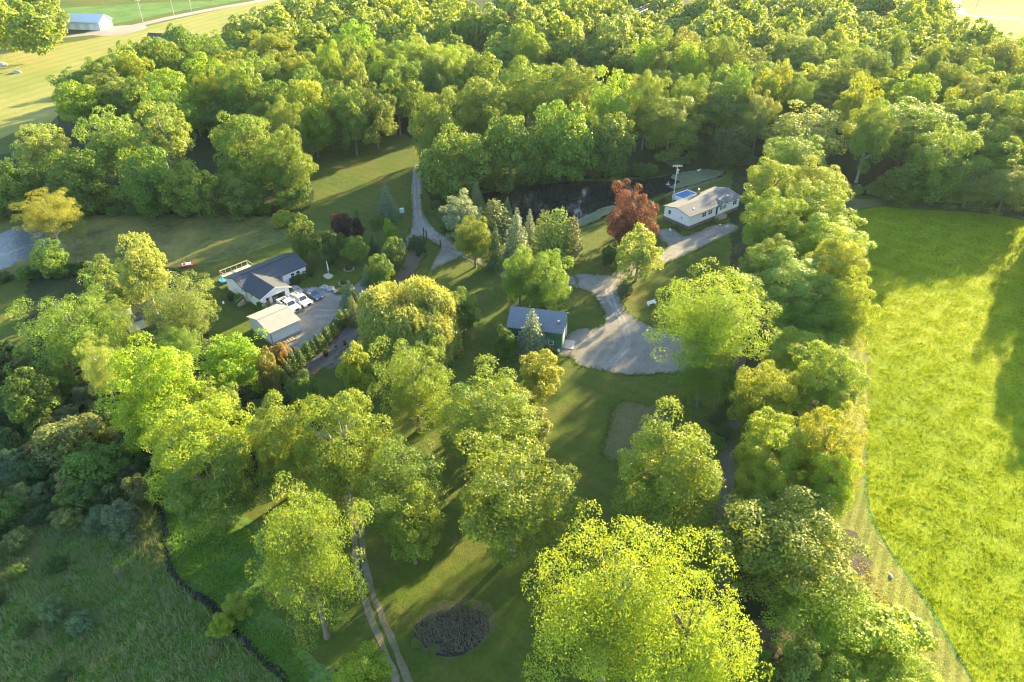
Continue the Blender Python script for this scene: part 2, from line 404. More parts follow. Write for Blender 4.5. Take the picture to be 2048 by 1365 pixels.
# driveways
area('driveway', [(828, 335), (822, 392), (824, 440), (820, 463), (808, 484), (817, 497), (833, 482), (852, 477), (868, 484), (881, 494), (872, 512), (864, 531), (857, 549), (870, 538), (907, 521), (935, 513), (1000, 555), (1080, 577), (1146, 576), (1146, 550), (1100, 552), (1000, 528), (930, 500), (904, 482), (878, 466), (862, 450), (849, 429), (843, 400), (841, 335)], .026, M['gravel'], .08, step=.8)
area('gravel_yard', [(808, 484), (817, 497), (800, 520), (775, 555), (742, 590), (712, 612), (690, 642), (655, 680), (612, 702), (575, 715), (560, 700), (590, 668), (560, 645), (538, 620), (560, 590), (600, 578), (640, 574), (680, 590), (715, 565), (760, 520), (790, 500)], .030, M['gravel'], .1, step=.8)
area('parking_area', [(1143, 549), (1213, 550), (1228, 542), (1262, 553), (1240, 568), (1237, 587), (1246, 611), (1267, 634), (1304, 656), (1347, 669), (1430, 690), (1440, 740), (1347, 745), (1282, 749), (1218, 744), (1164, 733), (1145, 716), (1112, 706), (1128, 688), (1149, 662), (1196, 655), (1209, 632), (1196, 602), (1175, 583), (1143, 571)], .034, M['gravel'], .26, step=.8)
area('driveway', [(1225, 552), (1228, 542), (1262, 525), (1318, 507), (1335, 492), (1322, 480), (1316, 462), (1345, 458), (1370, 473), (1420, 453), (1460, 448), (1476, 458), (1440, 478), (1400, 497), (1350, 520), (1290, 545), (1258, 556)], .038, M['gravel'], .08, step=.8)
strip('worn_track', [(690, 985), (705, 1050), (712, 1115), (718, 1160), (738, 1225), (765, 1290), (795, 1370), (815, 1430)], .75, .024, M['rut'])
strip('worn_track', [(706, 985), (720, 1050), (728, 1115), (738, 1165), (760, 1225), (788, 1290), (820, 1370), (845, 1430)], .75, .024, M['rut'])
strip('dirt_path', [(1470, 690), (1476, 760), (1466, 830), (1452, 910), (1450, 1000), (1446, 1100), (1450, 1190), (1462, 1270), (1470, 1430)], 2.2, .022, M['dirt'], .3)
area('bare_dirt', [(1485, 1255), (1530, 1240), (1580, 1265), (1590, 1295), (1550, 1315), (1495, 1305)], .028, M['dirt'], .3)
area('bare_dirt', [(1690, 1060), (1720, 1075), (1745, 1130), (1720, 1150), (1690, 1110)], .029, M['dirt'], .25)
M['track'] = ground_mat('packed_gravel_tracks', [(.17, .16, .15), (.23, .22, .205), (.28, .26, .245)], ((.14, .135, .12), .8), ((.33, .31, .29), .6), (.12, .6, 5.0), .6, .05)
area('walkway', [(583, 572), (592, 571), (606, 581), (602, 587), (590, 586)], .048, M['slab'], .02)
for dx in (0, 9):
    strip('worn_track', [(829+dx*.7, 340), (829+dx, 392), (832+dx, 430), (838+dx*1.3, 455), (856+dx*1.2, 474), (884+dx*.6, 489), (915, 503+dx*.5), (960, 520+dx)], .5, .031, M['track'], .15)
    strip('worn_track', [(1225+dx, 558), (1213+dx, 580), (1222+dx, 612), (1245+dx, 650), (1250+dx, 690), (1220+dx, 725)], .6, .044, M['track'], .25)
    strip('worn_track', [(1250, 548+dx), (1290, 533+dx), (1335, 510+dx), (1385, 486+dx), (1430, 465+dx)], .5, .045, M['track'], .2)
    strip('worn_track', [(720, 590+dx), (690, 615+dx), (660, 622+dx), (630, 620+dx*1.5)], .5, .046, M['track'], .2)
strip('field_edge_shade', [(1733, 900), (1731, 955), (1735, 1003), (1751, 1052), (1793, 1122), (1853, 1206), (1903, 1291), (1950, 1370), (1990, 1430)], .45, .013, M['meadow'], .12)  # mow line painted dark for the shade beside the taller grass
area('garden_plot', [(1236, 808), (1300, 812), (1345, 822), (1330, 880), (1300, 925), (1206, 912), (1220, 860)], .022, M['garden'], .25, sm=True)
area('mulch_bed', [(815, 500), (845, 498), (850, 512), (830, 545), (800, 590), (745, 640), (700, 690), (640, 745), (590, 768), (578, 760), (620, 720), (680, 660), (740, 605), (790, 550)], .023, M['mulch'], .15)
M['fabric'] = ground_mat('dark_gravel_bed', [(.07, .07, .078), (.10, .10, .11), (.13, .12, .12)], ((.06, .07, .05), .7), ((.17, .15, .14), .6), (.3, .9, 5), .9, .08)
area('gravel_bed', [(716, 632), (735, 650), (722, 672), (712, 700), (694, 722), (660, 738), (628, 730), (612, 742), (604, 735), (650, 700), (682, 665)], .041, M['fabric'], .15)
area('sand_circle', [(646, 552), (656, 547), (667, 552), (657, 559)], .021, M['sand'], .03, step=.4)
strip('road', [(-260, 150), (-60, 112), (0, 97), (90, 78), (200, 66), (270, 52), (340, 36), (430, 18), (520, 2), (620, -18), (760, -45)], 6.5, .018, M['asphalt'], .1)
area('gravel_lot', [(170, 68), (215, 55), (280, 50), (290, 58), (230, 72)], .022, M['asphalt'], .3)
area('far_field', [(1890, 18), (1925, 12), (2060, 14), (2200, 30), (2300, 70), (2100, 60), (1990, 70), (1930, 45)], .015, M['strip'], .4, step=4)
strip('road', [(1912, -10), (1918, 18), (1935, 30), (2000, 36), (2120, 46), (2300, 60)], 4.5, .020, M['asphalt'], .1)
area('far_lawn', [(1310, 22), (1345, 16), (1375, 24), (1350, 36), (1320, 34)], .016, M['ground'], .3, step=3)

# ------------------------------------------------------------------ foliage prototypes (unit crowns: half width 1, half height 1)
def leafquads(C, Nrm, size, rng, fold=.18, aspect=.62):
    n = len(C)
    t = rng.normal(size=(n, 3)); t -= (t*Nrm).sum(1)[:, None]*Nrm; t /= np.linalg.norm(t, axis=1)[:, None]+1e-9
    b = np.cross(Nrm, t)
    s = (size*rng.uniform(.65, 1.35, n))[:, None]
    V = np.stack([C-t*s*.5, C-b*s*.5*aspect+Nrm*s*fold, C+t*s*.5, C+b*s*.5*aspect+Nrm*s*fold], 1).reshape(-1, 3)
    return V, np.arange(4*n).reshape(-1, 4)
def unit(v): return v/(np.linalg.norm(v, axis=-1)[..., None]+1e-9)
def crown_mesh(name, seed, nlobe, per, leaf, lobe=(.2, .34), shell=(.55, .86), squash=1.0, gaps=0.0, mat='leaf', flat=.0, low=-.85):
    rng = np.random.default_rng(seed)
    k = np.arange(nlobe)+.5
    z = 1-(1-low)*k/nlobe
    th = k*2.39996+rng.uniform(0, 6)
    r = np.sqrt(np.maximum(0, 1-z*z))
    d = unit(np.stack([r*np.cos(th), r*np.sin(th), z], 1)+rng.normal(0, .12, (nlobe, 3)))
    # lumpy envelope so that no crown is a ball
    env = 1+.16*np.sin(3*th+seed)*r+.12*np.sin(2.2*z*3+seed*1.7)+rng.normal(0, .05, nlobe)
    rad = rng.uniform(shell[0], shell[1], nlobe)*env
    keep = rng.uniform(size=nlobe) > gaps
    lc = d*rad[:, None]; lr = rng.uniform(lobe[0], lobe[1], nlobe)
    lc, lr = lc[keep], lr[keep]
    # inner fill lobes
    ni = max(4, nlobe//6)
    lc = np.concatenate([lc, unit(rng.normal(size=(ni, 3)))*rng.uniform(.1, .45, ni)[:, None]]); lr = np.concatenate([lr, rng.uniform(.22, .34, ni)])
    Cs, Ns = [], []
    for c, q in zip(lc, lr):
        m = int(per*(q/.27)**2)
        dd = unit(rng.normal(size=(m, 3))+np.array([0, 0, .35])+unit(c)*.55)
        rr = q*rng.uniform(.62, 1.08, m)**.8
        # small twig bumps on the lobe
        rr = rr*(1+.16*np.sin(dd[:, 0]*9+c[0]*40)*np.sin(dd[:, 1]*9+c[1]*40)*np.cos(dd[:, 2]*8))
        p = c+dd*rr[:, None]*np.array([1.12, 1.12, .82-flat])
        Cs.append(p); Ns.append(unit(dd*.8+rng.normal(0, .5, (m, 3))+np.array([0, 0, .25])))
    C = np.concatenate(Cs); Nn = np.concatenate(Ns)
    C[:, 2] *= squash
    # normalise the envelope to +-1
    mx = np.percentile(np.abs(C[:, :2]), 99.3); C[:, :2] /= mx
    z0, z1 = np.percentile(C[:, 2], [.4, 99.6]); C[:, 2] = (C[:, 2]-z0)/(z1-z0)*2-1
    V, Fq = leafquads(C, Nn, leaf, rng)
    return mesh_np(name, V, Fq, [M[mat]])
def spruce_mesh(name, seed, levels, per, leaf, droop=.25, power=.9, mat='needle', top=.02):
    """unit conifer: radius 1 at the foot, height 2 from -1 to 1"""
    rng = np.random.default_rng(seed); Cs, Ns = [], []
    for i in range(levels):
        h = (i+rng.uniform(0, .6))/levels
        rad = (1-h)**power*rng.uniform(.86, 1.08)+top
        nb = max(5, int(15*(1-h)+5)); th0 = rng.uniform(0, 6.28)
        for b in range(nb):
            th = th0+2*math.pi*b/nb+rng.normal(0, .12)
            L_ = rad*rng.uniform(.78, 1.1); m = max(4, int(per*L_))
            t = rng.uniform(.12, 1, m)**.7
            w = .17*(1-t*.75)*max(.35, rad)
            x = L_*t; off = rng.normal(0, 1, m)*w
            z = -1+2*h+.05-droop*rad*t*t+.09*rad*t+rng.normal(0, .02, m)
            C = np.stack([x*math.cos(th)-off*math.sin(th), x*math.sin(th)+off*math.cos(th), z], 1)
            Nn = unit(np.stack([.35*math.cos(th)+rng.normal(0, .4, m), .35*math.sin(th)+rng.normal(0, .4, m), .8+rng.normal(0, .25, m)], 1))
            Cs.append(C); Ns.append(Nn)
    C = np.concatenate(Cs); Nn = np.concatenate(Ns)
    V, Fq = leafquads(C, Nn, leaf, rng, .1, .5)
    return mesh_np(name, V, Fq, [M[mat]])
def willow_mesh(name, seed, strands, leaf):
    rng = np.random.default_rng(seed); Cs, Ns, Ts = [], [], []
    doms = unit(rng.normal(size=(16, 3))*[1, 1, .5]+[0, 0, .35])*[.62, .62, .6]
    for s in range(strands):
        c = doms[rng.integers(len(doms))]
        d = unit(rng.normal(size=3)+np.array([0, 0, .9])+c*.8)
        p0 = c+d*rng.uniform(.25, .38)
        ln = rng.uniform(.35, 1.15); m = int(26*ln)+4
        t = np.linspace(0, 1, m)
        out = unit(np.array([p0[0], p0[1], 0])+1e-6)
        x = p0[None, :]+out[None, :]*(.12*np.sqrt(t))[:, None]+np.array([0, 0, -1])[None, :]*(ln*t**1.3)[:, None]
        x = x+rng.normal(0, .018, x.shape)
        Cs.append(x); Ns.append(unit(out[None, :]*.8+rng.normal(0, .6, x.shape)))
    C = np.concatenate(Cs); Nn = np.concatenate(Ns)
    C[:, 2] = np.maximum(C[:, 2], -1)
    mx = np.percentile(np.abs(C[:, :2]), 99.3); C[:, :2] /= mx
    z0, z1 = np.percentile(C[:, 2], [.3, 99.7]); C[:, 2] = (C[:, 2]-z0)/(z1-z0)*2-1
    n = len(C)
    t = unit(np.stack([rng.normal(0, .3, n), rng.normal(0, .3, n), -np.ones(n)], 1)); t = unit(t-(t*Nn).sum(1)[:, None]*Nn)
    b = np.cross(Nn, t); s = (leaf*rng.uniform(.7, 1.4, n))[:, None]
    V = np.stack([C-t*s*.6, C-b*s*.2, C+t*s*.6, C+b*s*.2], 1).reshape(-1, 3)
    return mesh_np(name, V, np.arange(4*n).reshape(-1, 4), [M['leaf']])
def trunk_mesh(name, seed, nlimb, mat='bark', fork=.35, r0=.05):
    """unit trunk: z 0..1, crown half width 1 -> limbs reach about .7"""
    rng = random.Random(seed); b = MB()
    top = Vector((rng.uniform(-.06, .06), rng.uniform(-.06, .06), 1))
    b.tube([(0, 0, -.01), (0, 0, .05), (rng.uniform(-.02, .02), rng.uniform(-.02, .02), fork), top*.75, top], [r0*1.7, r0*1.1, r0*.9, r0*.5, r0*.12], 8)
    for i in range(nlimb):
        z = fork*rng.uniform(.85, 1.05)+(1-fork)*.65*i/nlimb; a = i*2.4+rng.uniform(-.4, .4); L_ = rng.uniform(.5, .8)*(1-.4*i/nlimb)
        dx, dy = math.cos(a), math.sin(a); dz = rng.uniform(.16, .30)
        b.tube([(0, 0, z), (dx*L_*.4, dy*L_*.4, z+dz*.5), (dx*L_, dy*L_, min(1.0, z+dz))], [r0*.55, r0*.35, r0*.1], 6)
        a2 = a+rng.choice((-.6, .6))
        b.tube([(dx*L_*.4, dy*L_*.4, z+dz*.5), (dx*L_*.4+math.cos(a2)*L_*.4, dy*L_*.4+math.sin(a2)*L_*.4, min(1, z+dz*1.2))], [r0*.3, r0*.08], 5)
    me = bpy.data.meshes.new(name); me.from_pydata(b.v, [], b.f); me.update(); me.materials.append(M[mat])
    me.polygons.foreach_set('use_smooth', [True]*len(me.polygons))
    return me
PR = {}
# near round crowns (many small leaves)
PR['maple'] = [crown_mesh('maple_crown_%d' % i, 10+i, 92, 520, .042, (.11, .25), (.58, .95)) for i in range(4)]
PR['open'] = [crown_mesh('open_crown_%d' % i, 30+i, 140, 620, .027, (.09, .19), (.5, .94), gaps=.15) for i in range(3)]
PR['wood'] = [crown_mesh('wood_crown_%d' % i, 50+i, 80, 240, .07, (.13, .25), (.55, .9)) for i in range(6)]
PR['tall'] = [crown_mesh('tall_crown_%d' % i, 70+i, 90, 270, .06, (.12, .23), (.5, .93), gaps=.08) for i in range(3)]
PR['fine'] = [crown_mesh('fine_crown_%d' % i, 80+i, 120, 460, .033, (.10, .2), (.5, .93), gaps=.05) for i in range(2)]
PR['bush'] = [crown_mesh('bush_crown_%d' % i, 90+i, 44, 170, .10, (.17, .32), (.45, .9), low=-.5) for i in range(4)]
PR['small'] = [crown_mesh('small_crown_%d' % i, 100+i, 60, 230, .075, (.14, .26), (.5, .9)) for i in range(3)]
PR['spruce'] = [spruce_mesh('spruce_crown_%d' % i, 110+i, 22, 34, .085) for i in range(3)]
PR['pine'] = [spruce_mesh('pine_crown_%d' % i, 120+i, 15, 30, .13, -.12, .6, top=.12) for i in range(2)]
PR['cedar'] = [spruce_mesh('cedar_crown_%d' % i, 130+i, 16, 22, .16, -.2, .7, top=.1) for i in range(3)]
PR['willow'] = [willow_mesh('willow_crown', 140, 3400, .055)]
TR = {'std': [trunk_mesh('trunk_%d' % i, i, 7) for i in range(4)], 'pale': [trunk_mesh('pale_trunk_%d' % i, 9+i, 6, 'palebark', .4) for i in range(2)],
      'bush': [trunk_mesh('bush_stem', 20, 5, 'bark', .12, .04)]}
def con_trunk():
    b = MB(); b.tube([(0, 0, -.01), (0, 0, .5), (0, 0, .97)], [.055, .035, .008], 7)
    me = bpy.data.meshes.new('conifer_trunk'); me.from_pydata(b.v, [], b.f); me.update(); me.materials.append(M['bark']); return me
TR['con'] = [con_trunk()]

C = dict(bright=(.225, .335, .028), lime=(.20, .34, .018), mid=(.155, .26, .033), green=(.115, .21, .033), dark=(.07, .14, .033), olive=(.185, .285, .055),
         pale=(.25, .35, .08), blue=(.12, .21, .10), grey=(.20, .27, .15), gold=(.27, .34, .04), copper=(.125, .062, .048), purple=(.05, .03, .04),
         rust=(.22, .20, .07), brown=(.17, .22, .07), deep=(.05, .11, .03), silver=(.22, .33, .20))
TREES = []       # (x, y, a)
trng = random.Random(11)
def put_tree(x, y, a, c, zc, proto, col, name, label, cat='tree', group=None, tk='std', crown_only=False):
    r = trng
    k = trng.randrange(len(PR[proto]))
    e = empty(name, (x, y, 0), r.uniform(0, 6.28), label=label, cat=cat, group=group)
    cc = tuple(max(.01, v*r.uniform(.9, 1.1)) for v in col)
    cr = link('crown', PR[proto][k], e, (0, 0, zc), cc); cr.scale = (a, a, c)
    top = zc+c
    if proto in ('spruce', 'pine', 'cedar'):
        tm = TR['con'][0]; tt = link('trunk', tm, e); s = max(1.2, a); tt.scale = (s*1.6 if proto != 'cedar' else 1.2, s*1.6 if proto != 'cedar' else 1.2, top)
    else:
        tl = TR['bush' if proto == 'bush' else tk]; tt = link('trunk', tl[r.randrange(len(tl))], e)
        tt.scale = (a, a, max(.5, top*(.86)))
    TREES.append((x, y, a))
    return e
def solve(u0, v0, u1, v1, tb):
    uc, vc = (u0+u1)/2, (v0+v1)/2; zc = 6.0
    for _ in range(12):
        p = P(uc, vc, zc); dep = proj(p.x, p.y, p.z)[2]; s = FPX/dep
        a = (u1-u0)/2/s; e = (v1-v0)/2/s
        ph = math.atan2(CAMH-zc, p.y)
        c2 = (e*e-(a*math.sin(ph))**2)/math.cos(ph)**2
        c = math.sqrt(max(c2, 0.0)); c = min(max(c, .6*a), 2.2*a)
        zc = .5*zc+.5*(tb+c)
    return p.x, p.y, a, c, zc
def tree(u0, v0, u1, v1, proto, col, tb, name, label, **kw):
    x, y, a, c, zc = solve(u0, v0, u1, v1, tb)
    return put_tree(x, y, a, c, zc, proto, C[col], name, label, **kw)
def conifer(u0, v0, u1, v1, proto, col, name, label, **kw):
    uc = (u0+u1)/2; vb = v1
    for _ in range(6):
        p = P(uc, vb); dep = proj(p.x, p.y, 0)[2]; a = (u1-u0)/2/(FPX/dep)
        ph = math.atan2(CAMH, p.y); vb = v1-(u1-u0)/2*math.sin(ph)*.8
    b = (682.5-v0)/FPX
    H = CAMH+p.y*(-SP+b*CP)/(CP+b*SP)
    H = max(2.0, H)
    a *= 1.3
    return put_tree(p.x, p.y, a, H/2, H/2+.1, proto, C[col], name, label, **kw)

# ------------------------------------------------------------------ the trees one can tell apart
B = 'broadleaf_tree'
T = [
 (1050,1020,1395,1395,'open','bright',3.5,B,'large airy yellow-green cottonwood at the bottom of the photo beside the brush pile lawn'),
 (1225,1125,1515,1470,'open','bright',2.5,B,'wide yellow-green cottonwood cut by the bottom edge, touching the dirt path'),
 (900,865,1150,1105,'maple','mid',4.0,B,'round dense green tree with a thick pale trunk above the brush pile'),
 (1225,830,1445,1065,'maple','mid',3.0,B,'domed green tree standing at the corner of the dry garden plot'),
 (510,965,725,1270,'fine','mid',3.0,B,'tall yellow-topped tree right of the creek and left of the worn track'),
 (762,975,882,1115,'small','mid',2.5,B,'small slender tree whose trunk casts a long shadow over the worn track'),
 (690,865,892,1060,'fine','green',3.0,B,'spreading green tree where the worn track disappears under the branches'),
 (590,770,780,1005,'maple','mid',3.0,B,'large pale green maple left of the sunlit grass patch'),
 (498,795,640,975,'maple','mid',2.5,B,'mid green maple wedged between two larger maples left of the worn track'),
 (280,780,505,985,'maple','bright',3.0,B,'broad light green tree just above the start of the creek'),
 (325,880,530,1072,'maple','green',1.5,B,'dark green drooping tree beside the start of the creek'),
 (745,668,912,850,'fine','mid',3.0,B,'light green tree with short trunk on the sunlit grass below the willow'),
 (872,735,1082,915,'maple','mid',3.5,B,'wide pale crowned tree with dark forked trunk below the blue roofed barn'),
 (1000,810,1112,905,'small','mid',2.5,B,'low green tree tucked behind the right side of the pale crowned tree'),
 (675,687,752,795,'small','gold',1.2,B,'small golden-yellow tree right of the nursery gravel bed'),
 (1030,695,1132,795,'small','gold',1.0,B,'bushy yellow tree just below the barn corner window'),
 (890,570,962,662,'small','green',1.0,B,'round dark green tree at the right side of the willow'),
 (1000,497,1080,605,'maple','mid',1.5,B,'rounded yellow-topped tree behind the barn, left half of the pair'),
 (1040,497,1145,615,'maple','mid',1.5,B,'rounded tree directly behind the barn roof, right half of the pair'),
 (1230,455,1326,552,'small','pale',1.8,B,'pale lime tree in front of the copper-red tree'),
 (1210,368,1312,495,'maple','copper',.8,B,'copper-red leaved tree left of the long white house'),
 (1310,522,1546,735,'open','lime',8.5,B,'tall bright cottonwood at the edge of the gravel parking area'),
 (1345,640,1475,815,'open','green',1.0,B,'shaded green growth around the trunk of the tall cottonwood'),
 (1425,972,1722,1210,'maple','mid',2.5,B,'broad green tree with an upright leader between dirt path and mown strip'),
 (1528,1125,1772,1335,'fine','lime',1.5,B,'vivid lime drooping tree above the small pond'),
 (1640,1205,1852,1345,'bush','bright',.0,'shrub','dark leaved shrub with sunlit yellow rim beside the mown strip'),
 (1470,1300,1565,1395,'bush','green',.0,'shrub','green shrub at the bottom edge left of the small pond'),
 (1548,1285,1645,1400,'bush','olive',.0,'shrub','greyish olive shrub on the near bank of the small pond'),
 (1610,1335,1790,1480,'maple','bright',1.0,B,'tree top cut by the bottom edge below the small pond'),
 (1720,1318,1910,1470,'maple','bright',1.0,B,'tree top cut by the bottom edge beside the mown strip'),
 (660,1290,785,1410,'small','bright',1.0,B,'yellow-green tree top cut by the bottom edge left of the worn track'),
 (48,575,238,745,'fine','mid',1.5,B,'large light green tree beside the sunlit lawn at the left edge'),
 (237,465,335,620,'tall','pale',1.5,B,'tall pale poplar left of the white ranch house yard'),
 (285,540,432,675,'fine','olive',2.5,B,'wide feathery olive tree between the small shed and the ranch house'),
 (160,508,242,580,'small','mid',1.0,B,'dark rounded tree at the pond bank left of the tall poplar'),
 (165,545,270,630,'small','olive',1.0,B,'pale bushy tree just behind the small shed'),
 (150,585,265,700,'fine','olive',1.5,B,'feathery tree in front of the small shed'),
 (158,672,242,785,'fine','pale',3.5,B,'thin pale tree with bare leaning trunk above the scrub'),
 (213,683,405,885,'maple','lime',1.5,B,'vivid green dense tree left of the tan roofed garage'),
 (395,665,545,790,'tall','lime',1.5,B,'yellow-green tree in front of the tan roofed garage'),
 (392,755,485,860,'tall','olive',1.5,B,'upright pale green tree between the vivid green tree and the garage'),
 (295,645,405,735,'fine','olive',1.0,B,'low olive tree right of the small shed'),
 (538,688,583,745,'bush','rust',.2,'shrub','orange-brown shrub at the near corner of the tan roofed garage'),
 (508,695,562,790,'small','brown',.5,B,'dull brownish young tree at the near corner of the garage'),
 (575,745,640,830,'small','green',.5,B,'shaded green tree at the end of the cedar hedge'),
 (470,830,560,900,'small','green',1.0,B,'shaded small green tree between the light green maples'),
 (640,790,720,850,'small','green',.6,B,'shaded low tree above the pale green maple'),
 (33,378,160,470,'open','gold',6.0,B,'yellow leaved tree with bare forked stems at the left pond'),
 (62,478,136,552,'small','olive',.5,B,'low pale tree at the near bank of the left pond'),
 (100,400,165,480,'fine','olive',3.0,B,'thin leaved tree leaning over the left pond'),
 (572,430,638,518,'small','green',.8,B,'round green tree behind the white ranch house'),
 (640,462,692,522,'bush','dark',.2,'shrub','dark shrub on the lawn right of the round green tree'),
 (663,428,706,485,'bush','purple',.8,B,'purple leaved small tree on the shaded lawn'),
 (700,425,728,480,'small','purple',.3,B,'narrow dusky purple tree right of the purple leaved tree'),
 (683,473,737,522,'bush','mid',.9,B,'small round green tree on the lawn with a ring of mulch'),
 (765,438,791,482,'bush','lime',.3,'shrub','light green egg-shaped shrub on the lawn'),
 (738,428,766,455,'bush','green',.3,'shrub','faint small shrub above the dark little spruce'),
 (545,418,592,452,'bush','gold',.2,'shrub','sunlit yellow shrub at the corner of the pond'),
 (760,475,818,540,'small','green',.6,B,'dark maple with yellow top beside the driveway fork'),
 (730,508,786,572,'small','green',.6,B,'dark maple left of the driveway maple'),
 (816,468,850,500,'bush','dark',.1,'shrub','dark round shrub in the driveway fork'),
 (885,385,962,475,'tall','silver',.8,B,'silvery blue-green poplar at the left end of the dark pond'),
 (910,432,988,530,'maple','mid',1.0,B,'leafy yellow-topped green tree in front of the silvery poplar'),
 (985,652,1036,716,'bush','green',.0,'shrub','dark green round shrub at the left end of the barn'),
 (1203,484,1242,532,'bush','dark',.0,'shrub','dark shrub at the foot of the copper-red tree'),
 (1236,562,1266,590,'bush','blue',.0,'shrub','bluish low shrub at the gravel edge under the pale lime tree'),
 (1275,195,1405,300,'maple','mid',3.0,B,'rounded tree standing alone behind the crossarm utility pole'),
 (815,185,935,330,'maple','mid',1.5,B,'big tree overhanging the driveway where it enters the wood'),
 (835,255,975,395,'wood','green',1.0,B,'dark broad tree right of the driveway bend'),
 (895,160,1015,300,'maple','mid',2.0,B,'sunlit crowned tree in the middle wood left of centre'),
 (978,125,1125,260,'maple','mid',3.0,B,'tallest domed tree of the middle wood'),
 (960,235,1080,372,'wood','green',1.0,B,'shaded tree at the far bank of the dark pond, left side'),
 (1060,205,1185,355,'wood','mid',1.0,B,'tree with pale stem at the far bank of the dark pond'),
 (1090,130,1205,250,'maple','mid',3.0,B,'sunny topped tree right of the tallest domed tree'),
 (1168,145,1273,285,'tall','bright',2.5,B,'bright yellow-sided tree at the right end of the middle wood'),
 (1170,230,1272,345,'wood','green',1.0,B,'shaded tree below the bright yellow-sided tree'),
 (425,225,560,380,'maple','mid',1.5,B,'rounded clumpy tree at the corner of the left copse'),
 (520,262,628,395,'maple','mid',1.0,B,'tree at the right end of the left copse beside the mown lawn'),
 (268,205,382,345,'tall','olive',4.0,B,'tall pale topped poplar rising in the left copse'),
 (165,220,290,350,'tall','olive',3.0,B,'broad pale topped poplar of the left copse'),
 (32,248,138,350,'tall','pale',4.0,B,'yellow topped poplar at the left end of the copse'),
 (330,325,442,432,'wood','mid',.5,B,'soft green low tree at the far bank of the left pond'),
 (235,300,350,425,'wood','green',1.0,B,'shaded tree with pale stems at the far bank of the left pond'),
 (95,300,215,420,'wood','green',1.0,B,'shaded tree behind the yellow pond tree'),
 (-20,315,95,425,'wood','green',1.0,B,'dark tree at the left edge above the open water'),
 (430,345,530,430,'wood','green',.5,B,'dark low tree at the right end of the left pond'),
 (540,350,620,415,'small','green',.3,B,'dark low tree where the copse meets the lawn'),
 (1533,213,1692,320,'tall','pale',3.0,B,'pale golden crowned tree at the head of the long tree row'),
 (1690,200,1790,330,'maple','mid',5.0,B,'rounded tree with tall bare pale trunk at the far end of the field'),
 (1735,195,1908,320,'maple','mid',4.0,B,'broad domed tree behind the far end of the field'),
 (1815,245,1962,395,'maple','mid',1.0,B,'big clumpy tree at the far edge of the field'),
 (1890,330,1990,415,'fine','olive',.3,B,'soft golden bushy tree at the far field edge'),
 (1960,325,2070,425,'fine','olive',.3,B,'golden bushy tree at the right edge above the field'),
 (1760,330,1850,405,'wood','green',.3,B,'dark shaded tree below the broad domed tree'),
 (1420,255,1500,330,'wood','dark',.5,B,'dark shaded tree behind the lawn of the long white house'),
]
row = [(1525,272,1645,360,'mid'),(1488,318,1600,430,'mid'),(1570,325,1690,425,'bright'),(1480,385,1600,510,'mid'),(1560,355,1706,480,'mid'),(1580,430,1732,540,'bright'),
       (1478,475,1590,590,'green'),(1500,500,1665,630,'olive'),(1610,470,1735,600,'bright'),(1540,578,1700,700,'mid'),(1640,545,1755,690,'bright'),
       (1525,655,1672,775,'bright'),(1470,720,1600,860,'bright'),(1580,688,1728,850,'mid'),(1470,820,1630,985,'bright'),(1580,810,1722,990,'bright'),(1460,900,1600,1040,'bright'),(1600,900,1715,1040,'bright')]  # lower trees take brighter leaves, sunlight put into their colour
rl = ['topmost, smallest tree of the long row','left tree behind the right end of the long white house','sunlit tree second from the top on the field side of the row','tree of the row nearest the right end of the white house',
      'yellow-flecked tree on the field side, level with the white house','sunny tree bulging into the field just below the white house level','shaded tree of the row level with the trailer driveway',
      'orange-tinted tree in the middle of the row','bright tree on the field side next to the orange-tinted one','dark rounded tree just below the orange-tinted one','tree bulging farthest into the field',
      'bright knobbly tree right of the tall cottonwood','shaded tree behind the trunk of the tall cottonwood','large tree of the row opposite the field shadow tips','dark tree of the row above the dirt path bend',
      'yellow-rimmed tree of the row facing the lower field','shaded tree at the lower left end of the row','lit tree at the lower right end of the row']
for (a, b, c, d, k), l in zip(row, rl):
    if k == 'mid' and trng.random() < .4: k = 'bright'
    T.append((a, b, c, d, 'maple', k, 7.0 if b < 540 else 3.5, B, l+', double row'))
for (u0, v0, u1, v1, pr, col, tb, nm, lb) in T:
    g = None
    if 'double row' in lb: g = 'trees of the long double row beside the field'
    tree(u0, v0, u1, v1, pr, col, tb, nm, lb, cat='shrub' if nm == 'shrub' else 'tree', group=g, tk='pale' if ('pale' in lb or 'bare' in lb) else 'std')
tree(708, 556, 918, 718, 'willow', 'pale', .3, 'willow_tree', 'big weeping willow between the cedar hedge and the barn lawn', cat='willow')
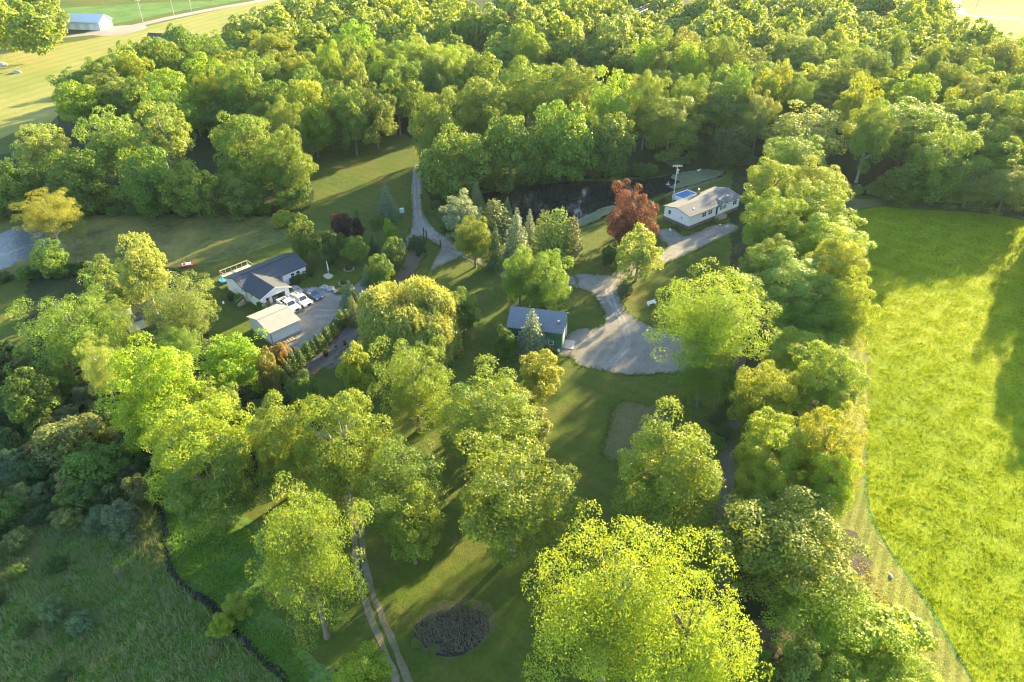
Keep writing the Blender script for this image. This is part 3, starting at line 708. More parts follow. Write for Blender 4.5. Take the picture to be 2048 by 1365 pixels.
for (u0, v0, u1, v1, pr, col, lb) in [
 (1028,619,1098,722,'spruce','grey','silvery spruce standing in front of the green barn'),
 (937,358,970,425,'spruce','brown','olive spruce at the left end of the dark pond'),
 (972,448,1012,548,'spruce','dark','dark pointed spruce in the conifer clump by the driveway'),
 (1004,418,1062,525,'spruce','grey','grey-green spruce in the middle of the conifer clump'),
 (1040,420,1078,500,'spruce','grey','narrow spruce behind the grey-green spruce'),
 (960,402,1018,480,'pine','brown','brownish pine behind the conifer clump'),
 (1000,395,1030,450,'spruce','brown','small brown-tipped spruce at the pond edge'),
 (1064,425,1112,528,'pine','olive','yellow-green pine at the left of the pine trio'),
 (1088,418,1142,530,'pine','olive','yellow-green pine in the middle of the pine trio'),
 (1122,435,1160,525,'pine','brown','thin pine at the right end of the pine trio'),
 (753,368,800,445,'spruce','blue','dark blue-green spruce left of the driveway'),
 (735,468,762,512,'spruce','deep','small dark pointed spruce on the shaded lawn'),
 (682,563,724,618,'spruce','blue','blue spruce at the top of the cedar hedge'),
 (694,594,728,655,'spruce','brown','yellow-brown spruce beside the willow'),
 (722,530,750,575,'spruce','blue','small blue spruce behind the willow')]:
    conifer(u0, v0, u1, v1, pr, col, 'conifer_tree', lb, cat='conifer')
# clipped cedar hedge
hp = smooth_loop([P(718, 612), P(690, 645), (P(664, 675)), P(640, 700), P(612, 722), P(585, 745), P(565, 765)], False, .2)
acc = 0; last = hp[0]; cnt = 0; hedge_pts = [hp[0]]
for p in hp:
    acc += (p-last).length; last = p
    if acc > 1.1: hedge_pts.append(p); acc = 0
for i, p in enumerate(hedge_pts):
    h = trng.uniform(2.6, 4.0); a = trng.uniform(.95, 1.25)
    pos = 'near the blue spruce' if i < len(hedge_pts)/3 else 'beside the gravel yard' if i < 2*len(hedge_pts)/3 else 'near the orange-brown shrub'
    put_tree(p.x+trng.uniform(-.2, .2), p.y+trng.uniform(-.2, .2), a, h/2, h/2+.05, 'cedar', C['dark'] if i % 3 else C['green'], 'cedar_bush',
             'narrow green cedar, %s in the hedge from the blue spruce, %s' % (['','first','second','third','fourth','fifth','sixth','seventh','eighth','ninth','tenth','eleventh','twelfth','thirteenth','fourteenth','fifteenth','sixteenth','seventeenth','eighteenth','nineteenth','twentieth','twenty-first','twenty-second','twenty-third','twenty-fourth'][min(i+1,24)], pos), cat='cedar', group='cedars of the hedge')

# ------------------------------------------------------------------ the woods
hand = list(TREES)
rw = random.Random(21)
woods = [
 ('the upper left wood', [(135,175),(200,140),(290,105),(420,70),(520,45),(560,5),(640,-8),(940,-8),(945,70),(960,150),(900,175),(800,200),(812,250),(720,262),(640,265),(600,250),(430,225),(300,200),(160,215)]),
 ('the wood beyond the dark pond', [(985,-8),(1310,-8),(1310,60),(1380,150),(1420,215),(1280,205),(1270,140),(1180,130),(1000,125),(980,60)]),
 ('the top right wood', [(1310,-8),(1880,-8),(1900,40),(1980,80),(2080,90),(2100,330),(1980,330),(1930,240),(1750,190),(1680,215),(1560,215),(1520,240),(1430,240),(1390,150),(1320,60)]),
 ('the far left copse', [(-20,-8),(95,-8),(95,30),(60,48),(-20,52)]),
]
kinds = [('yellow-green', 'bright'), ('bright green', 'lime'), ('mid green', 'mid'), ('rich green', 'mid'), ('deep green', 'green'), ('fresh green', 'mid'), ('pale topped', 'olive')]
cand = []
y = 150.0; row_i = 0
while y < 640:
    row_i += 1; sp = 9.4 + max(0, (y-180))*.014
    x = -y*.8-40
    while x < y*.8+40:
        X = x+rw.uniform(-.32, .32)*sp; Y = y+rw.uniform(-.32, .32)*sp
        H = rw.uniform(12, 22); a = sp*rw.uniform(.46, .82)
        u, v, dep = proj(X, Y, H*.72)
        tt = (X+42)*.60+(Y-186)*.80; dd = abs((X+42)*.80-(Y-186)*.60)
        if 0 < tt < 105 and dd < 8:      # gap over the drive, cleared along the sun's path to light the lawn
            x += sp; continue
        for zone, poly in woods:
            if inside(u, v, poly):
                if all((X-hx)**2+(Y-hy)**2 > (.72*(a+ha))**2 for hx, hy, ha in hand):
                    cand.append((dep, X, Y, H, a, zone, row_i))
                break
        x += sp
    y += sp*.9
cand.sort()
print('wood trees', len(cand))
NIND = 190
far = cand[NIND:]
def ordn(n): return '%d%s' % (n, 'th' if 10 <= n % 100 <= 20 else {1: 'st', 2: 'nd', 3: 'rd'}.get(n % 10, 'th'))
zrows = {}
for q in cand[:NIND]: zrows.setdefault(q[5], {}).setdefault(q[6], []).append(q[1])
for z in zrows.values():
    for k in z: z[k].sort()
for i, (dep, X, Y, H, a, zone, ri_) in enumerate(cand[:NIND]):
    rown = sorted(zrows[zone]).index(ri_)+1; coln = zrows[zone][ri_].index(X)+1
    kn, kc = rw.choice(kinds)
    c = H*rw.uniform(.36, .44)
    put_tree(X, Y, a, c, H-c, rw.choice(['wood', 'wood', 'tall', 'maple']), C[kc], B, '%s tree %s from left in %s row of %s' % (kn, ordn(coln), ordn(rown), zone), cat='tree', group='trees of '+zone)
# far wood read as one mass
lod = [crown_mesh('far_crown_%d' % i, 300+i, 30, 60, .16, (.24, .36), (.5, .82)) for i in range(3)]
lodv = []
for me in lod:
    arr = np.empty(len(me.vertices)*3, dtype=np.float32); me.vertices.foreach_get('co', arr); lodv.append(arr.reshape(-1, 3))
def mass(name, items, col, label):
    Vs = []
    for (dep, X, Y, H, a, zone, _r) in items:
        v = lodv[rw.randrange(3)].copy(); th = rw.uniform(0, 6.28); c = H*rw.uniform(.38, .46)
        x = v[:, 0]*math.cos(th)-v[:, 1]*math.sin(th); yy = v[:, 0]*math.sin(th)+v[:, 1]*math.cos(th)
        Vs.append(np.stack([x*a+X, yy*a+Y, v[:, 2]*c+H-c], 1))
    V = np.concatenate(Vs)
    o = link(name, mesh_np(name, V, np.arange(len(V)).reshape(-1, 4), [M['leaf']]), color=C[col])
    tag(o, label, 'trees', None, 'stuff')
if far:
    mass('distant_wood', far[0::3], 'bright', 'distant yellow-green woodland canopy along the top of the photo')
    mass('distant_wood', far[1::3], 'mid', 'distant mid green woodland canopy along the top of the photo')
    mass('distant_wood', far[2::3], 'olive', 'distant olive woodland canopy along the top of the photo')
print('far', len(far))
# trees just right of the frame, whose shadows fall over the field
for kx, (x, y, H, a) in enumerate([(128, 158, 18, 6), (127, 148, 18, 6), (121, 138, 18, 6), (115, 128, 16, 5.5), (109, 119, 15, 5), (132, 141, 17, 6), (122, 119, 17, 6), (104, 111, 12, 4)]):
    c = H*.42
    put_tree(x, y, a, c, H-c, 'wood', C['mid'], B, 'mid green tree beyond the right edge of the field, %s one' % ['back', 'second', 'third', 'fourth', 'fifth', 'sixth', 'seventh', 'nearest'][kx], cat='tree', group='trees beyond the right side of the field')

# shrubs along the wood edges and in the scrub
CN = dict(green='green', dark='dark', blue='grey-green', rust='rusty', olive='pale olive', gold='golden', bright='yellow-green')
def shrub_line(px, gap, size, cols, label, group, h=.8, jit=1.2):
    pts = smooth_loop([P(u, v) for u, v in px], False, .5); last = None; kk = 0
    for p in pts:
        if last is not None and (p-last).length < gap: continue
        kk += 1
        last = p.copy(); a = rw.uniform(*size); c = a*rw.uniform(.6, 1.0)*h
        cn = rw.choice(cols)
        put_tree(p.x+rw.uniform(-jit, jit), p.y+rw.uniform(-jit, jit), a, c, c*.85, 'bush', C[cn], 'shrub', '%s %s, %s along' % (CN[cn], label, ordn(kk)), cat='shrub', group=group)
shrub_line([(-20, 436), (150, 428), (300, 427), (440, 428), (540, 430)], 3.4, (1.8, 2.8), ['green', 'dark', 'green'], 'shrub lining the far bank of the left pond', 'shrubs on the far bank of the left pond')
shrub_line([(640, 275), (720, 270), (800, 268)], 4, (2.2, 3.2), ['green', 'dark'], 'shrub at the top of the mown lawn by the wood', 'shrubs at the top of the mown lawn')
shrub_line([(880, 398), (940, 388), (1000, 372), (1100, 360), (1200, 355), (1320, 345)], 3.6, (1.8, 3.0), ['green', 'dark', 'green'], 'shrub hanging over the far bank of the dark pond', 'shrubs on the far bank of the dark pond')
shrub_line([(1340, 330), (1400, 315), (1460, 325), (1530, 330)], 3.6, (1.5, 2.6), ['green', 'dark', 'blue'], 'shrub behind the pale algae of the dark pond', 'shrubs behind the pale algae')
shrub_line([(1330, 318), (1400, 300), (1480, 305)], 4.2, (1.8, 3.0), ['green', 'dark'], 'shrub under the wood behind the long white house', 'shrubs behind the long white house')
shrub_line([(1680, 385), (1760, 392), (1850, 396), (1950, 408), (2048, 422)], 3.8, (1.8, 3.0), ['green', 'dark', 'olive'], 'shrub lining the far side of the field track', 'shrubs along the field track')
shrub_line([(870, 400), (872, 425), (880, 445), (892, 462)], 2.4, (.9, 1.5), ['blue', 'green', 'rust', 'dark'], 'garden shrub right of the driveway below the wood', 'garden shrubs right of the driveway', jit=.5)
shrub_line([(-20, 562), (60, 556), (110, 550), (165, 545)], 3.0, (1.2, 2.2), ['green', 'dark'], 'shrub on the near bank of the left pond', 'shrubs on the near bank of the left pond', jit=.8)
shrub_line([(1455, 700), (1450, 800), (1440, 880), (1425, 960)], 3.5, (1.0, 1.8), ['green', 'dark'], 'shrub beside the dirt path under the tree row', 'shrubs beside the dirt path', jit=1.0)
shrub_line([(1690, 1190), (1720, 1240), (1790, 1290), (1830, 1330)], 2.2, (.8, 1.4), ['gold', 'olive', 'bright'], 'sunlit shrub at the edge of the mown strip', 'yellow shrubs edging the mown strip', jit=.4)
def shrub_area(poly, gap, size, cols, label, group, h=.9):
    ws = [P(u, v) for u, v in poly]; xs = [p.x for p in ws]; ys = [p.y for p in ws]
    y = min(ys)
    rr_ = 0
    while y < max(ys):
        rr_ += 1; kk = 0; x = min(xs)
        while x < max(xs):
            X = x+rw.uniform(-.4, .4)*gap; Y = y+rw.uniform(-.4, .4)*gap; u, v, _ = proj(X, Y, 1)
            if inside(u, v, poly) and all((X-hx)**2+(Y-hy)**2 > (.45*ha)**2 for hx, hy, ha in hand):
                kk += 1; a = rw.uniform(*size); c = a*rw.uniform(.65, 1.1)*h; cn, ck = rw.choice(cols)
                put_tree(X, Y, a, c, c*.8, 'bush', C[ck], 'shrub', (label % cn)+', %s in the %s row from the camera' % (ordn(kk), ordn(rr_)), cat='shrub', group=group)
            x += gap
        y += gap
sc = [('dark green', 'dark'), ('grey-green', 'blue'), ('mid green', 'green'), ('olive', 'brown'), ('deep green', 'deep')]
shrub_area([(-30,690),(70,700),(160,770),(235,880),(320,930),(320,1000),(280,1060),(170,1060),(60,1040),(-40,1080)], 3.1, (1.4, 2.6), sc, '%s bush in the left scrub', 'bushes of the scrub at the left edge')
shrub_area([(-40,1080),(60,1060),(170,1080),(200,1180),(120,1365),(-60,1365)], 4.6, (.8, 1.7), sc, '%s bush in the wet meadow', 'bushes scattered in the wet meadow')
shrub_area([(430,800),(560,760),(640,800),(600,900),(500,960),(430,900)], 4.2, (1.2, 2.0), sc[:3], '%s bush under the maples', 'bushes under the light green maples', .7)
for (u0,v0,u1,v1,k,lb) in [(60,822,208,935,'brown','large olive bush standing out of the scrub at the left edge'), (205,1000,288,1078,'blue','rounded blue-green bush left of the start of the creek'),
                     (130,880,250,985,'green','broad green bush in the middle of the scrub'), (0,740,110,850,'green','dark green bush at the left edge below the sunlit lawn'),
                     (300,905,345,1000,'dark','dark bush leaning over the start of the creek'), (445,1185,500,1240,'gold','sunlit yellow bush on the bank of the creek'), (415,1225,465,1275,'bright','yellow-green bush left of the creek bend')]:
    tree(u0, v0, u1, v1, 'bush', k, 0.0, 'shrub', lb, cat='shrub')

# ------------------------------------------------------------------ grass tufts (real blades that catch the low sun)
def tufts(name, poly, dens, h, col, label, seed, maxn=60000, blades=4, w=.05, spread=.22, fall=0.0):
    rng = np.random.default_rng(seed)
    ws = np.array([[P(u, v).x, P(u, v).y] for u, v in poly]); lo = ws.min(0); hi = ws.max(0)
    n = int(min(maxn*1.8, (hi-lo).prod()*dens)); pts = rng.uniform(lo, hi, (n, 2))
    ins = np.zeros(n, bool); j = len(ws)-1
    for i in range(len(ws)):
        xi, yi = ws[i]; xj, yj = ws[j]
        cnd = ((yi > pts[:, 1]) != (yj > pts[:, 1])) & (pts[:, 0] < (xj-xi)*(pts[:, 1]-yi)/(yj-yi+1e-9)+xi)
        ins ^= cnd; j = i
    pts = pts[ins]
    # clumpy density
    f = np.sin(pts[:, 0]*.9+np.sin(pts[:, 1]*.6)*2)+np.sin(pts[:, 1]*1.1+np.sin(pts[:, 0]*.5)*2)
    pts = pts[rng.uniform(-2.6, 2.2, len(pts)) < f][:maxn]
    n = len(pts); Vs = []
    for b in range(blades):
        th = rng.uniform(0, 6.28, n); off = rng.uniform(0, spread, n); hh = h*rng.uniform(.55, 1.35, n)
        x = pts[:, 0]+np.cos(th)*off; y = pts[:, 1]+np.sin(th)*off
        t2 = rng.uniform(0, 6.28, n); wx = np.cos(t2)*w; wy = np.sin(t2)*w
        lean = rng.uniform(.1, .6, n)*hh
        A = np.stack([x-wx, y-wy, np.zeros(n)], 1); Bq = np.stack([x+wx, y+wy, np.zeros(n)], 1)
        Cc = np.stack([x+np.cos(th)*lean, y+np.sin(th)*lean, hh], 1)
        Vs.append(np.stack([A, Bq, Cc], 1).reshape(-1, 3))
    V = np.concatenate(Vs)
    o = link(name, mesh_np(name, V, np.arange(len(V)).reshape(-1, 3), [M['blade']]), color=col)
    return tag(o, label, 'grass', None, 'stuff')
fieldp = [(1705, 428), (1760, 418), (1850, 422), (1950, 429), (2048, 445), (2150, 470), (2250, 1400), (1990, 1440), (1948, 1365), (1903, 1290), (1853, 1205), (1793, 1120), (1750, 1050), (1735, 1000), (1731, 950), (1736, 700), (1742, 560), (1702, 470)]
tufts('field_grass', fieldp, 30, .16, (.26, .315, .008), 'tall yellow-green grass of the field right of the tree row', 1, 170000, 3, .035, .25)
tufts('field_grass', fieldp, 2, .3, (.15, .24, .02), 'darker green tufts among the tall field grass', 2, 16000, 4, .06, .3)
tufts('meadow_grass', [(-60, 1000), (300, 1010), (322, 1080), (340, 1160), (430, 1230), (560, 1370), (600, 1440), (-120, 1440)], 46, .3, (.20, .35, .07), 'lush tall grass of the wet meadow left of the creek', 3, 50000, 5, .05, .25)
tufts('meadow_grass', [(-60, 1000), (300, 1010), (322, 1080), (340, 1160), (430, 1230), (560, 1370), (600, 1440), (-120, 1440)], 12, .8, (.32, .34, .22), 'grey-green reeds standing among the meadow grass', 4, 15000, 5, .035, .3)
tufts('bank_grass', [(335, 1020), (500, 1060), (520, 1180), (610, 1330), (640, 1440), (590, 1380), (470, 1255), (440, 1215), (350, 1140), (340, 1060)], 38, .3, (.20, .36, .06), 'tall grass along the right bank of the creek', 5, 20000, 5, .05, .25)
tufts('edge_grass', [(1690, 1100), (1735, 1130), (1800, 1230), (1860, 1330), (1900, 1420), (1850, 1420), (1800, 1330), (1760, 1240), (1690, 1150)], 10, .22, (.38, .32, .14), 'dry straw-coloured grass on the mown strip', 6, 9000, 4, .04, .25)

rng = np.random.default_rng(77)
ep = np.array([[p.x, p.y] for p in EDGES if p.y < 175]); ep = np.repeat(ep, 7, 0); ep = ep+rng.normal(0, .28, ep.shape); n = len(ep); Vs = []
for b_ in range(3):
    th = rng.uniform(0, 6.28, n); hh = rng.uniform(.08, .34, n); x = ep[:, 0]+np.cos(th)*.08; y_ = ep[:, 1]+np.sin(th)*.08; t2 = rng.uniform(0, 6.28, n)
    wx = np.cos(t2)*.05; wy = np.sin(t2)*.05; z0 = np.zeros(n)
    Vs.append(np.stack([np.stack([x-wx, y_-wy, z0], 1), np.stack([x+wx, y_+wy, z0], 1), np.stack([x+np.cos(th)*.12, y_+np.sin(th)*.12, hh+.04], 1)], 1).reshape(-1, 3))
V = np.concatenate(Vs); print('verge', n)
tag(link('verge_grass', mesh_np('verge_grass', V, np.arange(len(V)).reshape(-1, 3), [M['blade']]), color=(.12, .18, .025)), 'grass creeping over the edges of the gravel and beds', 'grass', None, 'stuff')

# ------------------------------------------------------------------ buildings
def frame_from(px, z, along_px, z2=None):
    """origin at px and unit axes, U towards along_px, V to the right of it (towards the camera side)"""
    o = P(*px, z); q = P(*along_px, z if z2 is None else z2); d = (q-o); d.z = 0; d.normalize()
    return o, math.atan2(d.y, d.x)
def roof_gable(b, x0, x1, y0, y1, ze, rise, axis='x', over=.35, th=.14):
    """gable roof with ridge along axis; two thick slopes"""
    if axis == 'x':
        ym = (y0+y1)/2; hw = (y1-y0)/2; k = rise/hw; e = over
        for s in (-1, 1):
            ye = ym+s*(hw+e); zz = ze-k*e
            vs = [(x0-e, ye, zz), (x1+e, ye, zz), (x1+e, ym, ze+rise), (x0-e, ym, ze+rise)]
            vs += [(p[0], p[1], p[2]+th) for p in vs]
            b.add(vs, [(0,1,2,3),(7,6,5,4),(0,4,5,1),(1,5,6,2),(2,6,7,3),(3,7,4,0)])
    else:
        xm = (x0+x1)/2; hw = (x1-x0)/2; k = rise/hw; e = over
        for s in (-1, 1):
            xe = xm+s*(hw+e); zz = ze-k*e
            vs = [(xe, y0-e, zz), (xe, y1+e, zz), (xm, y1+e, ze+rise), (xm, y0-e, ze+rise)]
            vs += [(p[0], p[1], p[2]+th) for p in vs]
            b.add(vs, [(0,1,2,3),(7,6,5,4),(0,4,5,1),(1,5,6,2),(2,6,7,3),(3,7,4,0)])
    return b
def gable_body(b, x0, x1, y0, y1, z0, ze, rise, axis='x'):
    if axis == 'x': b.prism([(y0, z0), (y1, z0), (y1, ze), ((y0+y1)/2, ze+rise), (y0, ze)], 'x', x0, x1)
    else: b.prism([(x0, z0), (x1, z0), (x1, ze), ((x0+x1)/2, ze+rise), (x0, ze)], 'y', y0, y1)
    return b
def window(parent, x, y, z, w, h, face, panes=2, frame=.07):
    """window on a wall; face 'y-' 'y+' 'x-' 'x+' = outward direction"""
    s = -1 if face[1] == '-' else 1
    f = MB(); g = MB(); t = .05
    def bx(mb, a0, z0, a1, z1, d0, d1):
        if face[0] == 'y': mb.box(x+a0, min(y+s*d0, y+s*d1), z+z0, x+a1, max(y+s*d0, y+s*d1), z+z1)
        else: mb.box(min(x+s*d0, x+s*d1), y+a0, z+z0, max(x+s*d0, x+s*d1), y+a1, z+z1)
    bx(f, -w/2, 0, w/2, frame, 0, t); bx(f, -w/2, h-frame, w/2, h, 0, t)
    for k in range(panes+1):
        a = -w/2+k*(w-frame)/panes; bx(f, a, frame, a+frame, h-frame, 0, t)
    if panes < 3: bx(f, -w/2+frame, h/2-.025, w/2-frame, h/2+.025, 0, t*.8)
    wo = f.build('window', M['trim'], parent)
    bx(g, -w/2+.02, .02, w/2-.02, h-.02, -.01, t*.5)
    g.build('pane', M['glass'], wo)
    return wo

# white ranch house. local x along the ridge (away, up right), local -y towards the garage front
o0, ang = frame_from((490, 580), 2.7, (612.6, 529.6))
ang = R(47.5)
hs = empty('ranch_house', (o0.x, o0.y, 0), ang, label='white ranch house with charcoal roof and an open garage wing', cat='house')
gable_body(MB(), 0, 6.35, 0, 7.2, 0, 2.7, 1.15).build('wall', M['white'], hs)
# recessed porch: cut by building the front in pieces
mb = MB(); mb.prism([(1.9, 0), (7.2, 0), (7.2, 2.7), (3.6, 3.85), (1.9, 3.3)], 'x', 6.35, 8.2); mb.build('wall', M['white'], hs)
gable_body(MB(), 8.2, 13.6, 0, 7.2, 0, 2.7, 1.15).build('wall', M['whitev'], hs)
GX0, GX1, GF = .35, 6.35, -5.0; GM = (GX0+GX1)/2
gw = MB()   # garage wing walls with real opening
gw.box(GX0, GF, 0, GX0+.18, 0, 2.6); gw.box(GX1-.18, GF, 0, GX1, 0, 2.6)
gw.box(GX0+.18, GF, 0, GX0+.95, GF+.18, 2.6); gw.box(GX1-.9, GF, 0, GX1-.18, GF+.18, 2.6); gw.box(GX0+.95, GF, 2.15, GX1-.9, GF+.18, 2.6)
gw.prism([(GX0, 2.6), (GX1, 2.6), (GM, 3.75)], 'y', GF, GF+.18)
gw.build('wall', M['white'], hs)
MB().box(GX0+.2, GF+.2, .02, GX1-.2, -.01, .06).build('garage_floor', M['block'], hs)
roof_gable(MB(), 0, 13.6, 0, 7.2, 2.7, 1.15, 'x', .4).build('roof', M['shingle'], hs)
wr = MB(); hw_ = (GX1-GX0)/2; k = 1.14/hw_
for s in (-1, 1):
    xe = GM+s*(hw_+.4); zz = 2.66-k*.4
    vs = [(xe, GF-.4, zz), (xe, -.38, zz), (GM, 3.35, 2.66+1.14), (GM, GF-.4, 2.66+1.14)]
    vs += [(p[0], p[1], p[2]+.15) for p in vs]
    wr.add(vs, [(0,1,2,3),(7,6,5,4),(0,4,5,1),(1,5,6,2),(2,6,7,3),(3,7,4,0)])
wr.build('wing_roof', M['shingle'], hs)
fa = MB()
for s in (-1, 1):
    xe = GM+s*(hw_+.45)
    vs = [(xe, GF-.44, 2.42), (GM, GF-.44, 3.74), (GM, GF-.44, 3.97), (xe, GF-.44, 2.65)]
    vs += [(p[0], p[1]-.05, p[2]) for p in vs]; fa.add(vs, [(0,1,2,3),(7,6,5,4),(0,4,5,1),(1,5,6,2),(2,6,7,3),(3,7,4,0)])
fa.build('fascia', M['trim'], hs)
MB().tube([(.6, 2.2, 3.4), (.6, 2.2, 3.75)], .07).build('roof_vent', M['metal'], hs)
MB().tube([(12.3, 2.6, 3.5), (12.3, 2.6, 3.85)], .07).build('roof_vent', M['metal'], hs)
MB().box(1.5, 3.52, 3.97, 12.4, 3.68, 4.06).build('ridge_vent', M['black'], hs)
window(hs, 10.4, 0, .95, .9, 1.2, 'y-', 1); window(hs, 11.7, 0, .95, .9, 1.2, 'y-', 1)
window(hs, GX0, -1.4, 1.3, .6, .9, 'x-', 1); window(hs, 0, 1.4, 1.5, .5, .9, 'x-', 1)
MB().box(-.05, .3, .75, .0, 1.2, 2.55).build('door', M['trim'], hs)
MB().box(6.7, 1.86, .05, 7.6, 1.9, 2.1).build('door', M['wood'], hs)
MB().box(6.4, .1, 0, 8.1, 1.88, .12).build('porch', M['slab'], hs)
st = MB()
for i in range(5): st.box(-1.0-.28*i, -.6, 0, -.72-.28*i, .4, .72-.14*i)
so = st.build('steps', M['wood'], hs)
rl_ = MB()
for yy in (-.62, .42):
    rl_.tube([(-.1, yy, 1.6), (-2.1, yy, .85)], .04, 6)
    for i in range(5): rl_.tube([(-.15-.45*i, yy, .1), (-.15-.45*i, yy, 1.57-.17*i)], .03, 5)
rl_.build('handrail', M['tanwood'], so)
MB().tube([(.1, .05, 0), (-.06, -.02, 2.6)], .04, 6).build('downpipe', M['black'], hs)
dk = MB(); dk.box(.2, 7.25, 1.9, 6.5, 10.0, 2.05)
for i in range(6): dk.tube([(.3+i*1.2, 9.95, 0), (.3+i*1.2, 9.95, 3.0)], .06, 6)
dk.tube([(.25, 7.5, 3.0), (.25, 9.95, 3.0), (6.4, 9.95, 3.0), (6.4, 7.5, 3.0)], .09, 6)
tag(dk.build('deck', M['tanwood'], hs))
# clutter in the open garage
def boxy(name, label, cat, local, size, mat, base=hs, group=None, rot=.1):
    a = base.rotation_euler.z; x, y, z = local
    w = (base.location.x+x*math.cos(a)-y*math.sin(a), base.location.y+x*math.sin(a)+y*math.cos(a), z)
    b = MB().box(-size[0]/2, -size[1]/2, 0, size[0]/2, size[1]/2, size[2])
    o = b.build(name, mat, bevel=.02); o.location = w; o.rotation_euler.z = a+rot
    return tag(o, label, cat, group)
boxy('storage_box', 'brown carton pile just inside the open garage', 'box', (1.5, -4.3, .06), (.9, .6, 1.2), M['brick'])
boxy('storage_shelf', 'white cabinet in the middle of the open garage', 'cabinet', (2.7, -3.9, .06), (.7, .5, 1.5), M['trim'])
boxy('workbench', 'brown workbench at the right side of the open garage', 'bench', (3.9, -3.6, .06), (1.0, .6, 1.0), M['wood'])

# tan roofed garage
og, ag = frame_from((546, 691), 0, (599, 668)); ag = R(46)
gd = empty('garage', (og.x, og.y, 0), ag, label='detached pale garage with tan metal gable roof beside the gravel yard', cat='garage')
Lg, Wg = 5.7, 7.4      # local x away, local y to the left/back
gable_body(MB(), .02, Lg-.02, .02, Wg-.02, .45, 2.75, 1.0).build('wall', M['palemetal'], gd)
MB().box(-.02, -.02, 0, Lg+.02, Wg+.02, .47).build('foundation', M['block'], gd)
roof_gable(MB(), 0, Lg, 0, Wg, 2.75, 1.0, 'x', .3, .08).build('roof', M['tanroof'], gd)
MB().box(-.3, Wg/2-.12, 3.83, Lg+.3, Wg/2+.12, 3.87).build('ridge_cap', M['tanroof'], gd)
MB().box(-.03, -.03, .48, .08, .08, 2.72).build('corner_trim', M['skirt'], gd)
MB().box(Lg+.0, 1.2, .5, Lg+.06, 4.2, 2.5).build('garage_door', M['trim'], gd)
tr_ = MB()
for i in range(6): tr_.box(.6+i*.55, -1.5, .12, 1.0+i*.55, -.3, .2)
tr_.box(.5, -1.5, 0, 4.2, -1.4, .12); tr_.box(.5, -.4, 0, 4.2, -.3, .12)
lp = tr_.build('timber_rack', M['wood']); lp.location = (og.x, og.y, 0.03); lp.rotation_euler.z = ag
tag(lp, 'low dark timber rack lying beside the tan roofed garage', 'rack')

# green barn
ob, ab = frame_from((1018, 700), 0, (1124, 704)); ab = R(-12.5)
nb = P(1123, 703, 0)
bn = empty('barn', (nb.x, nb.y, 0), ab, label='dark green barn with blue-grey roof at the gravel parking area', cat='barn')
Lb, Wb, he, ri = 9.6, 6.4, 3.9, 2.1
gable_body(MB(), -Lb, 0, 0, Wb, 0, he, ri).build('wall', M['greenwall'], bn)
roof_gable(MB(), -Lb, 0, 0, Wb, he, ri, 'x', .25, .12).build('roof', M['bluegrey'], bn)
for x in (-1.9, -8.0): window(bn, x, 0, 1.1, .95, .85, 'y-', 1, .09)
d1 = MB().box(0, 1.2, .05, .05, 3.4, 3.0).build('barn_door', M['trim'], bn)
tag(d1); MB().box(.05, 1.5, 1.3, .09, 1.7, 1.4).build('handle', M['black'], d1)
MB().box(0, 4.6, .05, .05, 5.5, 2.2).build('side_door', M['trim'], bn)
cb = MB().tube([(-.9, 1.1, 4.3), (-.9, 1.1, 5.35)], .17, 10).build('chimney_pipe', M['brick'], bn)
MB().tube([(-.9, 1.1, 5.35), (-.9, 1.1, 5.5)], .22, 10).build('cap', M['chrome'], cb)
MB().box(-Lb-.02, -.02, 0, .02, Wb+.02, .18).build('foundation', M['block'], bn)
sl = MB().box(.15, .9, 0, 1.9, 3.6, .09).build('concrete_slab', M['slab']); sl.location = (nb.x, nb.y, .034); sl.rotation_euler.z = ab
tag(sl, 'pink-grey concrete slab in front of the barn door', 'slab', kind='structure')

# long white house (manufactured home)
oh = P(1376, 460, 0); ah = R(38.5)
th_ = empty('long_house', (oh.x, oh.y, 0), ah, label='long white single-storey house with grey roof beside the blue pool', cat='house')
Lh, Wh = 18.4, 7.5
gable_body(MB(), 0, Lh, 0, Wh, .85, 3.3, .85).build('wall', M['white'], th_)
MB().box(.06, .06, 0, Lh-.06, Wh-.06, .86).build('skirting', M['skirt'], th_)
roof_gable(MB(), 0, Lh, 0, Wh, 3.3, .85, 'x', .3, .12).build('roof', M['greyroof'], th_)
dm = MB(); dm.prism([(10.3, 3.0), (13.3, 3.0), (11.8, 3.7)], 'y', -.34, 1.6); dm.build('dormer', M['trim'], th_)
dr = MB()
for s in (-1, 1):
    xe = 11.8+s*1.75; vs = [(xe, -.5, 2.98), (11.8, -.5, 3.8), (11.8, 2.2, 3.84), (xe, .2, 2.98)]; vs += [(p[0], p[1], p[2]+.08) for p in vs]
    dr.add(vs, [(0,1,2,3),(7,6,5,4),(0,4,5,1),(1,5,6,2),(2,6,7,3),(3,7,4,0)])
dr.build('dormer_roof', M['greyroof'], th_)
for x, w in ((5.2, 1.5), (7.4, 1.5), (11.5, 1.0), (12.7, 1.0), (16.6, 1.5)): window(th_, x, 0, 1.75, w, 1.15, 'y-', 2)
window(th_, 0, 5.9, 1.8, .9, 1.1, 'x-', 1); window(th_, 0, 2.2, 1.8, .4, .8, 'x-', 1)
MB().box(9.6, -.05, 1.0, 10.2, 0, 3.0).build('door', M['dark'], th_)
MB().box(9.3, -1.3, 0, 12.4, -.02, .8).build('porch', M['wood'], th_)
ch = MB().box(10.6, 6.4, 3.4, 11.1, 6.9, 4.9).build('chimney', M['brick'], th_); MB().tube([(10.85, 6.65, 4.9), (10.85, 6.65, 5.2)], .2, 8).build('cap', M['trim'], ch)
for x, y in ((3.0, 1.5), (15.3, 1.4)): MB().box(x, y, 3.7, x+.5, y+.35, 3.88).build('roof_vent', M['trim'], th_)

